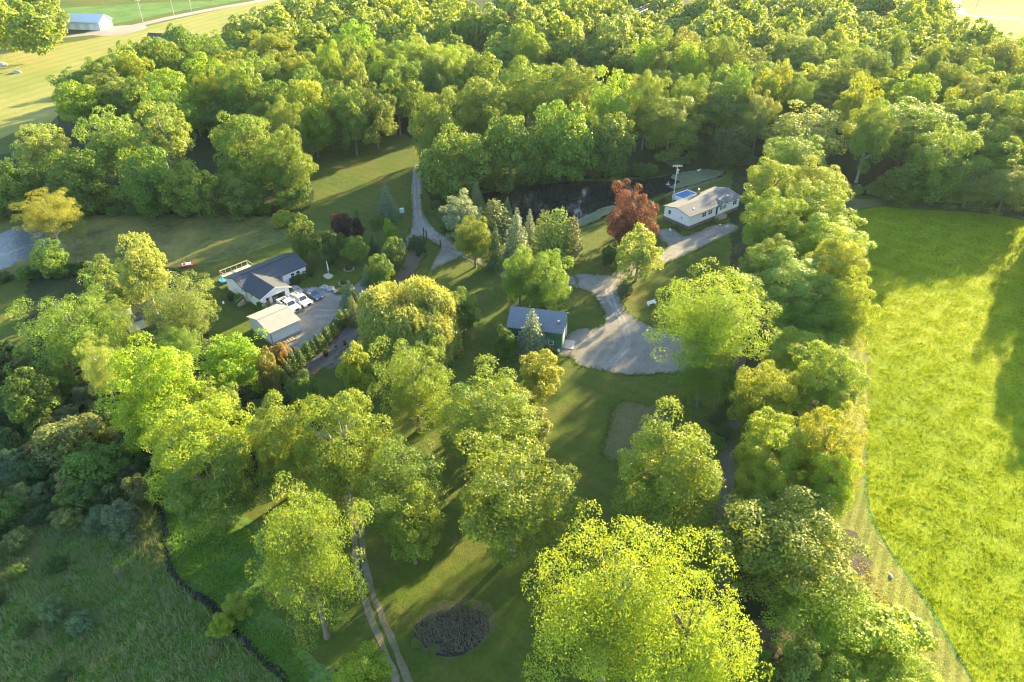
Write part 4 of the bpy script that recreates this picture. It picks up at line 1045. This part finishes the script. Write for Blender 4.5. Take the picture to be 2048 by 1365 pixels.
# pool
pc = [P(1346, 391, 1.1), P(1376, 379.5, 1.1), P(1402, 389, 1.1), P(1370, 399.5, 1.1)]
pcen = sum(pc, Vector())/4; pang = ah
pool = empty('swimming_pool', (pcen.x, pcen.y, 0), pang, label='blue rectangular above-ground pool behind the long white house', cat='pool')
pw, pl = 5.6, 4.4
f = MB(); f.box(-pw/2, -pl/2, 0, pw/2, -pl/2+.15, 1.1); f.box(-pw/2, pl/2-.15, 0, pw/2, pl/2, 1.1); f.box(-pw/2, -pl/2+.15, 0, -pw/2+.15, pl/2-.15, 1.1); f.box(pw/2-.15, -pl/2+.15, 0, pw/2, pl/2-.15, 1.1)
f.build('pool_wall', M['trim'], pool)
MB().box(-pw/2+.15, -pl/2+.15, 0, pw/2-.15, pl/2-.15, .9).build('water', M['pool_water'], pool)

# far buildings
def simple_house(name, px, L_, W_, he, ri, rz, wall, roof, label, cat='building'):
    p = P(*px); e = empty(name, (p.x, p.y, 0), rz, label=label, cat=cat)
    gable_body(MB(), -L_/2, L_/2, -W_/2, W_/2, 0, he, ri).build('wall', wall, e)
    roof_gable(MB(), -L_/2, L_/2, -W_/2, W_/2, he, ri, 'x', .5, .2).build('roof', roof, e)
    return e
fb = simple_house('white_barn', (178, 56), 19, 10, 3.6, 2.6, R(-8), M['palemetal'], M['palemetal'], 'long white metal barn by the road at the top left', 'barn')
for x in (-6, -1, 4): MB().box(x, -5.05, .1, x+2.4, -5.0, 2.8).build('door', M['trim'], fb)
fh = simple_house('dark_house', (335, 96), 14, 9, 3.2, 2.6, R(-10), M['white'], M['shingle'], 'house with dark roof half hidden behind the upper left wood', 'house')
window(fh, -4, -4.5, 1.2, 1.2, 1.2, 'y-'); window(fh, 3, -4.5, 1.2, 1.2, 1.2, 'y-')
ft = simple_house('far_shed', (1452, 40), 9, 6, 2.6, 1.4, R(12), M['white'], M['greyroof'], 'small pale shed half hidden in the wood at the top', 'shed') if False else None

# small shed and awning among the left trees
p = P(272, 655)
sh = empty('garden_shed', (p.x, p.y, 0), R(40), label='small white shed with dark door among the trees left of the ranch house', cat='shed')
gable_body(MB(), -1.4, 1.4, -1.2, 1.2, 0, 2.0, .7, 'x').build('wall', M['white'], sh)
roof_gable(MB(), -1.4, 1.4, -1.2, 1.2, 2.0, .7, 'x', .2, .08).build('roof', M['shingle'], sh)
MB().box(-1.46, -.45, .05, -1.4, .45, 1.8).build('door', M['dark'], sh)
p = P(248, 640)
cp = empty('canopy_tent', (p.x, p.y, 0), R(35), label='pale rounded canopy beside the small white shed', cat='canopy')
pr_ = []
for i in range(9):
    a = math.pi*i/8; pr_.append((-1.5*math.cos(a), 1.5+.75*math.sin(a)))
inner = [(x*.96, z-.05) for x, z in reversed(pr_)]
MB().prism(pr_+inner, 'x', -1.6, 1.6).build('cover', M['trim'], cp)
for sx in (-1.5, 1.5):
    for sy in (-1.42, 1.42): MB().tube([(sx, sy, 0), (sx, sy, 1.55)], .04, 6).build('leg', M['metal'], cp)

# ------------------------------------------------------------------ vehicles (nose towards local +x)
def wheel(parent, x, y, r=.38):
    w = MB().tube([(x, y-.12, r), (x, y+.12, r)], r, 18).build('wheel', M['tyre'], parent)
    MB().tube([(x, y-.13, r), (x, y+.13, r)], r*.6, 12).build('rim', M['chrome'], w)
def side_prism(b, prof, hw, top_in=0): # profile (x,z) swept across width with inset at top
    zs = [q for _, q in prof]; z0, z1 = min(zs), max(zs)
    A = [(x, -(hw-top_in*(z-z0)/(z1-z0+1e-6)), z) for x, z in prof]; B_ = [(x, -a, z) for (x, a, z) in A]
    n = len(prof)
    return b.add(A+B_, [tuple(range(n)), tuple(range(2*n-1, n-1, -1))]+[(i, n+i, n+(i+1) % n, (i+1) % n) for i in range(n)])
def pickup(px, rz, label, crew=True, load=None):
    p = P(*px); e = empty('pickup_truck', (p.x, p.y, .03), rz, label=label, cat='pickup truck')
    body = MB()
    side_prism(body, [(-2.75, .5), (2.75, .5), (2.8, .85), (2.7, 1.12), (1.25, 1.2), (-.75 if crew else -.3, 1.2), (-.75 if crew else -.3, .62), (-2.75, .62)], .96)
    body.build('body', M['paint_white'], e, bevel=.05)
    xb = -.75 if crew else -.3
    bed = MB(); bed.box(-2.78, -.96, .63, xb-.02, -.86, 1.22); bed.box(-2.78, .86, .63, xb-.02, .96, 1.22); bed.box(-2.80, -.86, .63, -2.7, .86, 1.2)
    bed.build('bed_side', M['paint_white'], e)
    MB().box(-2.7, -.86, .63, xb-.02, .86, .70).build('bed_liner', M['black'], e)
    cabp = [(xb, 1.2), (1.25, 1.2), (.65, 1.82), (xb+.12, 1.84)] if crew else [(xb, 1.2), (1.25, 1.2), (.65, 1.82), (xb+.15, 1.84)]
    cb_ = MB(); side_prism(cb_, cabp, .9, .12); cab = cb_.build('cab', M['paint_white'], e, bevel=.04)
    g = MB(); g.hull([(1.20, -.78, 1.26), (1.24, .78, 1.26), (1.27, .78, 1.27), (1.27, -.78, 1.27)], [(.69, -.7, 1.76), (.69, .7, 1.76), (.73, .7, 1.79), (.73, -.7, 1.79)])
    g.build('windscreen', M['glass'], e)
    for s in (-1, 1):
        sg = MB(); y0, y1 = .905*s, .815*s
        n_ = 2 if crew else 1
        for k in range(n_):
            xa = xb+.12+(k*(1.0-xb-.12)/n_); xc = xb+.12+((k+1)*(1.0-xb-.12)/n_)-.1
            tp = min(xc, .66)
            sg.hull([(xa, y0, 1.27), (xc, y0, 1.27), (xc, y0-.03*s, 1.27), (xa, y0-.03*s, 1.27)], [(xa+.04, y1, 1.73), (tp, y1, 1.73), (tp, y1-.03*s, 1.73), (xa+.04, y1-.03*s, 1.73)])
        sg.build('side_window', M['glass'], e)
        MB().box(2.72, s*.62-.2, .78, 2.84, s*.62+.2, 1.0).build('headlight', M['headlight'], e)
    MB().box(2.76, -.38, .62, 2.86, .38, 1.0).build('grille', M['black'], e)
    MB().box(2.72, -.95, .42, 2.92, .95, .62).build('bumper', M['chrome'], e)
    for x in (-1.85, 1.85):
        for y_ in (-.86, .86): wheel(e, x, y_)
    return e, p
truck1, p1 = pickup((579, 617), R(-42), 'white crew-cab pickup with empty dark bed, nearest the tan roofed garage')
truck2, p2 = pickup((602, 607), R(-40), 'white regular-cab pickup with a loaded bed between the other pickup and the blue car', crew=False)
a_ = truck2.rotation_euler.z
def on_truck(lx, ly): return (p2.x+lx*math.cos(a_)-ly*math.sin(a_), p2.y+lx*math.sin(a_)+ly*math.cos(a_))
ld = MB(); ld.box(-1.0, -.6, 0, 1.0, .5, .5, (.1, .1)); ld.box(-.8, -.7, .5, .3, .2, .75, (.1, .05)); ld.box(.1, -.4, .5, .9, .5, .68)
lo_ = ld.build('truck_load', M['slab'], bevel=.03); x_, y_ = on_truck(-1.55, 0); lo_.location = (x_, y_, .74); lo_.rotation_euler.z = a_
tag(lo_, 'pinkish-tan load piled in the bed of the second white pickup', 'load')
rk = MB(); rk.tube([(-.35, -.85, 1.9), (-.35, .85, 1.9)], .04, 6); rk.tube([(-.35, -.85, 1.2), (-.35, -.85, 1.9)], .04, 6); rk.tube([(-.35, .85, 1.2), (-.35, .85, 1.9)], .04, 6)
rk.build('rack', M['metal'], truck2)
ps = P(627, 595)
sd = empty('sedan_car', (ps.x, ps.y, .03), R(-41), label='dark blue car parked right of the two white pickups', cat='car')
bd = MB(); side_prism(bd, [(-2.2, .35), (2.2, .35), (2.28, .6), (2.15, .78), (1.2, .95), (-1.7, 1.0), (-2.2, .9), (-2.25, .6)], .88, .1); bd.build('body', M['paint_blue'], sd, bevel=.08)
cbn = MB(); side_prism(cbn, [(-1.75, .97), (1.15, .93), (.35, 1.42), (-1.0, 1.45)], .8, .18); cbn.build('glass_cabin', M['glass'], sd, bevel=.03)
rf_ = MB(); rf_.box(-1.0, -.62, 1.44, .32, .62, 1.5, (.08, .06)); rf_.build('roof', M['paint_blue'], sd, bevel=.02)
for s in (-1, 1):
    MB().box(2.05, s*.6-.18, .58, 2.27, s*.6+.18, .74).build('headlight', M['headlight'], sd)
    MB().box(-2.27, s*.6-.18, .62, -2.15, s*.6+.18, .78).build('tail_light', M['red'], sd)
for x in (-1.35, 1.4):
    for yv in (-.8, .8): wheel(sd, x, yv, .32)

# pedal boat on the bank of the left pond
p = P(375, 533); bt = empty('pedal_boat', (p.x, p.y, 0), R(20), label='red and white small boat pulled up on the near bank of the left pond', cat='boat')
hl = MB(); hl.hull([(-1.1, -.55, .03), (.9, -.55, .03), (1.3, 0, .03), (.9, .55, .03), (-1.1, .55, .03)], [(-1.3, -.8, .5), (1.0, -.8, .5), (1.6, 0, .5), (1.0, .8, .5), (-1.3, .8, .5)])
hl.build('hull', M['red'], bt, bevel=.05)
MB().box(-1.0, -.6, .5, .8, .6, .62).build('deck', M['trim'], bt, bevel=.03)
for yv in (-.3, .3): MB().box(-.7, yv-.2, .62, -.2, yv+.2, 1.0, (.08, .05)).build('seat', M['orange'], bt, bevel=.04)

# ------------------------------------------------------------------ poles, fence, yard things
def utility_pole(px, h, label, arms=1, rz=0.0, lamp=False, px2=None):
    p = P(*px); e = empty('utility_pole', (p.x, p.y, 0), rz, label=label, cat='utility pole')
    MB().tube([(0, 0, 0), (0, 0, h*.5), (0, 0, h)], [.17, .15, .11], 10).build('pole', M['pole'], e)
    for k in range(arms):
        z = h-.35-k*1.1
        a = MB().box(-1.2, -.06, z-.07, 1.2, .06, z+.07).build('crossarm', M['pole'], e)
        for x in (-1.05, -.5, .5, 1.05): MB().tube([(x, 0, z+.07), (x, 0, z+.25)], .06, 6).build('insulator', M['trim'], a)
    if lamp: MB().tube([(.28, 0, h-2.2), (.28, 0, h-1.2)], .25, 12).build('transformer', M['metal'], e)
    return e
utility_pole((1346, 402), 9.3, 'pale utility pole with transformer beside the blue pool', 1, 0, True)
utility_pole((1284, 300), 8.0, 'utility pole with two crossarms in front of the lone rounded tree', 2)
utility_pole((287, 48), 11, 'utility pole on the far side of the road behind the white barn', 1)
utility_pole((349, 34), 11, 'utility pole by the road right of the barn pole', 1)
utility_pole((383, 22), 11, 'farthest utility pole along the top left road', 1)
utility_pole((1946, 33), 12, 'utility pole in the far field at the top right', 1)
# power line over the top wood
for k, (dx, lb) in enumerate([(0, 'upper'), (1.2, 'middle'), (2.6, 'lower')]):
    a = P(1206, 52, 14); b = P(1360, -18, 14); d = b-a; b = a+d*1.15
    pts = []
    for i in range(15):
        t = i/14; q = a.lerp(b, t); pts.append((q.x+dx, q.y, 15-k*.4-1.6*4*t*(1-t)*.3))
    o = MB().tube(pts, .06, 5).build('power_line', M['wire'])
    tag(o, '%s of the three power lines crossing the wood at the top' % lb, 'wire')
p = P(657, 549); fp = empty('flag_pole', (p.x, p.y, 0), 0, label='white pole with a furled flag in a ring of sand', cat='flagpole')
MB().tube([(0, 0, 0), (0, 0, 3.1)], .05, 8).build('pole', M['trim'], fp)
fl_ = MB().tube([(.06, 0, .9), (.1, .02, 1.6), (.05, 0, 2.4), (.03, 0, 2.9)], [.12, .10, .07, .04], 8).build('flag', M['trim'], fp)
p = P(804, 425); ub = empty('utility_box', (p.x, p.y, 0), .3, label='pale blue-grey utility box on the lawn left of the driveway', cat='utility box')
MB().box(-.5, -.4, .1, .5, .4, 1.0).build('cabinet', M['concreteblue'], ub, bevel=.04); MB().box(-.62, -.52, 0, .62, .52, .12).build('base', M['slab'], ub)
# gate posts and rail at the driveway fork
def post(px, h, label, r=.12, mat='black', name='gate_post'):
    p = P(*px); b = MB(); b.tube([(0, 0, 0), (0, 0, h)], r, 8); b.tube([(0, 0, h), (0, 0, h+.12)], [r*1.4, r*.6], 8)
    return tag(b.build(name, M[mat], loc=(p.x, p.y, 0)), label, 'post')
post((848, 478), 2.6, 'tall dark gate post left end of the driveway fence')
post((853, 478), 2.0, 'shorter dark gate post next to the tall one')
post((881, 494), 1.6, 'dark post in the middle of the driveway fence')
post((889, 468), 1.3, 'dark post on the far side of the driveway')
fe = empty('low_fence', (0, 0, 0), 0, label='low dark rail fence along the driveway fork', cat='fence')
pts = [P(852, 477), P(866, 486), P(881, 494), P(900, 499), P(920, 505)]
MB().tube([(q.x, q.y, .75) for q in pts], .06, 6).build('rail', M['wood'], fe); MB().tube([(q.x, q.y, .4) for q in pts], .06, 6).build('rail', M['wood'], fe)
for q in pts: MB().tube([(q.x, q.y, 0), (q.x, q.y, .9)], .08, 6).build('post', M['wood'], fe)
# white bench / tank thing beside the tall cottonwood
p = P(1303, 610); tk_ = empty('garden_bench', (p.x, p.y, 0), R(30), label='small white bench half hidden beside the tall cottonwood', cat='bench')
MB().box(-1.0, -.22, .4, 1.0, .22, .46).build('seat', M['trim'], tk_); MB().box(-1.0, .2, .5, 1.0, .26, .85).build('backrest', M['trim'], tk_)
for xv in (-.8, .8): MB().box(xv-.05, -.2, 0, xv+.05, .2, .4).build('leg', M['trim'], tk_)
# rocks
def rock(px, r, label, group=None, mat='stone', name='boulder', z=0):
    p = P(*px); rg = np.random.default_rng(int(px[0]*7+px[1])); b = MB(); rings = 5; seg = 8
    vs = [(0, 0, r*.75)]
    for i in range(1, rings):
        a = math.pi*.5*i/(rings-1)
        for s in range(seg):
            t = 2*math.pi*s/seg; q = r*rg.uniform(.75, 1.15)
            vs.append((math.sin(a)*math.cos(t)*q*1.2, math.sin(a)*math.sin(t)*q, math.cos(a)*q*.75))
    fs = [(0, 1+s, 1+(s+1) % seg) for s in range(seg)]
    for i in range(rings-2):
        for s in range(seg):
            a = 1+i*seg+s; c = 1+i*seg+(s+1) % seg; fs.append((a, a+seg, c+seg, c))
    b.add(vs, fs); o = b.build(name, M[mat], loc=(p.x, p.y, z)); o.rotation_euler.z = rg.uniform(0, 6)
    return tag(o, label, 'rock', group)
rock((1781, 1153), .3, 'pale boulder lying on the mown strip', name='boulder', mat='stone')
rock((648, 577), .9, 'grey boulder behind the blue car, left of the rock pair'); rock((662, 580), .85, 'grey boulder in the middle of the rock pile behind the blue car'); rock((671, 584), .5, 'small pale boulder at the right end of the rock pile')
rock((55, 60), 1.6, 'white boulder beside the road at the far left', mat='trim'); rock((95, 44), 1.6, 'white boulder left of the white metal barn', mat='trim')
rock((34, 146), 1.5, 'dark lump lying in the dry hay field'); rock((4, 132), 2.0, 'pinkish debris heap at the left edge of the hay field', mat='slab')
# flower beds ringed with stones
def bed(px, r, label):
    p = P(*px); e = empty('flower_bed', (p.x, p.y, 0), 0, label=label, cat='flower bed')
    b = MB()
    for i in range(14):
        a = 2*math.pi*i/14; b.box(math.cos(a)*r-.15, math.sin(a)*r-.12, 0, math.cos(a)*r+.15, math.sin(a)*r+.12, .16, (.03, .03))
    b.build('stone_ring', M['stone'], e)
    cr = link('planting', PR['bush'][1], e, (0, 0, .3), C['dark']); cr.scale = (r*.8, r*.8, .4)
bed((698, 539), 1.0, 'oval flower bed with stone edge on the lawn behind the flag pole'); bed((688, 567), 1.0, 'oval flower bed with stone edge right of the boulders')
p = P(450, 562); kp = MB()
kp.tube([(0, 0, 0), (0, 0, .35)], 1.1, 24); tag(kp.build('paddling_pool', M['blue'], loc=(p.x, p.y, 0)), 'round blue paddling pool at the left corner of the ranch house', 'pool')
for (u, v, k, lb) in [(525, 618, 'green', 'green shrub at the left side of the open garage'), (462, 597, 'green', 'shrub at the foot of the left gable wall'), (480, 603, 'mid', 'low plant beside the side steps of the ranch house'),
                      (598, 562, 'green', 'shrub under the two front windows of the ranch house'), (607, 556, 'green', 'green shrub at the right front corner of the ranch house'), (617, 551, 'dark', 'dark shrub right of the ranch house'),
                      (590, 568, 'dark', 'low shrub beside the porch of the ranch house'), (408, 665, 'dark', 'dark round shrub at the left lawn below the feathery olive tree')]:
    p = P(u, v); put_tree(p.x, p.y, rw.uniform(1.0, 1.4), .9, .75, 'bush', C[k], 'shrub', lb, cat='shrub')
for (u, v, k, lb) in [(1400, 462, 'green', 'small shrub below the first front window of the long white house'), (1345, 455, 'mid', 'small shrub at the gable end of the long white house'), (1360, 460, 'green', 'low shrub by the near corner of the long white house'),
                      (1432, 446, 'green', 'low shrub in front of the middle of the long white house'), (1320, 408, 'dark', 'small dark shrub on the lawn behind the copper-red tree'), (1327, 404, 'dark', 'small dark shrub at the back corner of the long white house'),
                      (845, 505, 'dark', 'tiny conifer in the mulch below the driveway fork'), (838, 512, 'dark', 'tiny dark bush in the mulch bed'), (892, 425, 'green', 'low plant in the bed right of the driveway')]:
    p = P(u, v); put_tree(p.x, p.y, rw.uniform(.6, .9), .6, .5, 'bush', C[k], 'shrub', lb, cat='shrub')
for (u, v, mat, sz, nm, lb, ct) in [(447, 607, 'trim', (.9, .3, .12), 'garden_board', 'white board lying on the shaded lawn left of the side steps', 'board'),
        (461, 602, 'black', (.5, .5, .9), 'barbecue', 'black covered barbecue on the lawn left of the side steps', 'barbecue'),
        (548, 612, 'tanwood', (1.1, .5, .25), 'timber_stack', 'small stack of pale boards by the garage opening', 'boards'),
        (586, 703, 'black', (.6, .6, .8), 'rubbish_bin', 'black bin at the near end of the tan roofed garage', 'bin'),
        (1105, 700, 'red', (.7, .4, .5), 'red_crate', 'red crate against the front wall corner of the green barn', 'crate'),
        (1117, 704, 'trim', (.4, .4, .4), 'white_bucket', 'white bucket beside the red crate at the green barn', 'bucket'),
        (1340, 462, 'trim', (.5, .3, .4), 'white_planter', 'white planter at the gable end of the long white house', 'planter'),
        (1500-60, 452, 'slab', (.7, .4, .2), 'stone_block', 'pale block at the edge of the parking strip by the long white house', 'block')]:
    p = P(u, v); b = MB(); b.box(-sz[0]/2, -sz[1]/2, 0, sz[0]/2, sz[1]/2, sz[2], (.04, .04)); b.box(-sz[0]/2-.02, -sz[1]/2-.02, sz[2], sz[0]/2+.02, sz[1]/2+.02, sz[2]+.05)
    o = b.build(nm, M[mat], bevel=.02, loc=(p.x, p.y, .036)); o.rotation_euler.z = rw.uniform(0, 3); tag(o, lb, ct)
# nursery things on the gravel bed
def pot(px, label, mat, r=.3, h=.35):
    p = P(*px); e = empty('plant_pot', (p.x, p.y, .042), 0, label=label, cat='plant pot')
    MB().tube([(0, 0, 0), (0, 0, h)], [r*.8, r], 12).build('pot', M[mat], e)
    cr = link('plant', PR['bush'][2], e, (0, 0, h+.25), C['green']); cr.scale = (r, r, .35)
pot((676, 672), 'red tub on the nursery gravel near the willow', 'red'); pot((652, 712), 'dark tub with pale plant at the lower end of the nursery gravel', 'black', .5, .7)
pot((690, 690), 'dark pot in the middle of the nursery gravel', 'black'); pot((672, 700), 'small pot left of centre on the nursery gravel', 'slab')
def bowl(px, mat, label):
    p = P(*px); o = MB().tube([(0, 0, 0), (0, 0, .2)], [.5, .6], 14).build('fire_bowl', M[mat], loc=(p.x, p.y, .05)); tag(o, label, 'bowl')
bowl((1634, 1320), 'red', 'red round tub floating in the small pond at the bottom right')
# swan on the algae
p = P(1397, 343); sw = MB(); sw.tube([(-.45, 0, .18), (-.2, 0, .25), (.15, 0, .25), (.35, 0, .2)], [.05, .22, .22, .08], 8); sw.tube([(.3, 0, .25), (.42, 0, .5), (.38, 0, .75), (.52, 0, .76)], [.07, .05, .05, .03], 7)
tag(sw.build('swan', M['feather'], loc=(p.x, p.y, .03), smooth=True), 'white water bird resting on the pale algae', 'bird')
p = P(1336, 370); sw = MB(); sw.box(-.5, -.3, 0, .5, .3, .25, (.1, .1)); sw.tube([(0, 0, .2), (0, 0, .9)], .12, 8)
tag(sw.build('pond_fountain', M['slab'], loc=(p.x, p.y, .02)), 'small pale fountain float at the right end of the dark pond', 'fountain')
# brush pile
p0 = P(905, 1262); rb = random.Random(5); b = MB()
for i in range(2600):
    a = rb.uniform(0, 6.28); q = math.sqrt(rb.random()); x = math.cos(a)*q*4.1; y_ = math.sin(a)*q*2.9; z = (1-q*q)*.9
    t = rb.uniform(0, 6.28); L_ = rb.uniform(.5, 1.4); e_ = rb.uniform(.6, 1.4)
    x2 = x+math.cos(t)*L_*math.cos(e_); y2 = y_+math.sin(t)*L_*math.cos(e_)
    n0 = len(b.v); w = rb.uniform(.02, .05)
    b.v += [(x-w, y_, z*.7), (x+w, y_+w, z*.7), (x2, y2, z*.7+L_*math.sin(e_)*.9), (x-w*.3, y_-w, z*.7+w)]
    b.f += [(n0, n0+1, n0+2), (n0, n0+2, n0+3), (n0+1, n0+3, n0+2)]
bp = empty('brush_pile', (p0.x, p0.y, 0), R(8), label='oval heap of grey dead brush on the lawn beside the worn track', cat='brush pile')
b.build('twigs', M['twig'], bp)
mo = MB(); rg2 = random.Random(3); vs = [(0, 0, .75)]; fs = []
for i in range(1, 7):
    for s in range(28):
        t = 2*math.pi*s/28; q = i/6*(1+.06*math.sin(3*t)+rg2.uniform(-.04, .04)); vs.append((math.cos(t)*4.2*q, math.sin(t)*3.0*q, max(.01, .75*(1-(i/6)**2)+rg2.uniform(-.08, .08)*(i < 6))))
fs += [(0, 1+s, 1+(s+1) % 28) for s in range(28)]
for i in range(5):
    for s in range(28):
        a = 1+i*28+s; c = 1+i*28+(s+1) % 28; fs.append((a, a+28, c+28, c))
mo.add(vs, fs); mo.build('mound', M['dark'], bp)
for (u, v, k, lb) in [(832, 1290, 'mid', 'small green weed bush at the left end of the brush pile'), (870, 1300, 'green', 'small green weed at the lower edge of the brush pile'), (935, 1215, 'mid', 'small green weed at the upper edge of the brush pile')]:
    p = P(u, v); put_tree(p.x, p.y, .6, .4, .35, 'bush', C[k], 'shrub', lb, cat='shrub')
area('dry_grass_ring', [(860, 1212), (930, 1200), (990, 1218), (985, 1262), (945, 1303), (880, 1316), (835, 1298), (822, 1268), (838, 1235)], .019, M['garden'], .4)

# ------------------------------------------------------------------ air
hb = MB(); hb.box(-900, -60, -1, 900, 1100, 90)
hm, HN, HL, HB = new_mat('haze_air'); HN.remove(HB)
pv = HN.new('ShaderNodeVolumePrincipled'); pv.inputs['Color'].default_value = (.60, .78, 1.0, 1); pv.inputs['Density'].default_value = .000045
pv.inputs['Anisotropy'].default_value = .3
HL.new(pv.outputs[0], HN['Material Output'].inputs['Volume'])
tag(hb.build('haze', hm), 'pale evening haze in the air over the woods', 'haze', None, 'stuff')
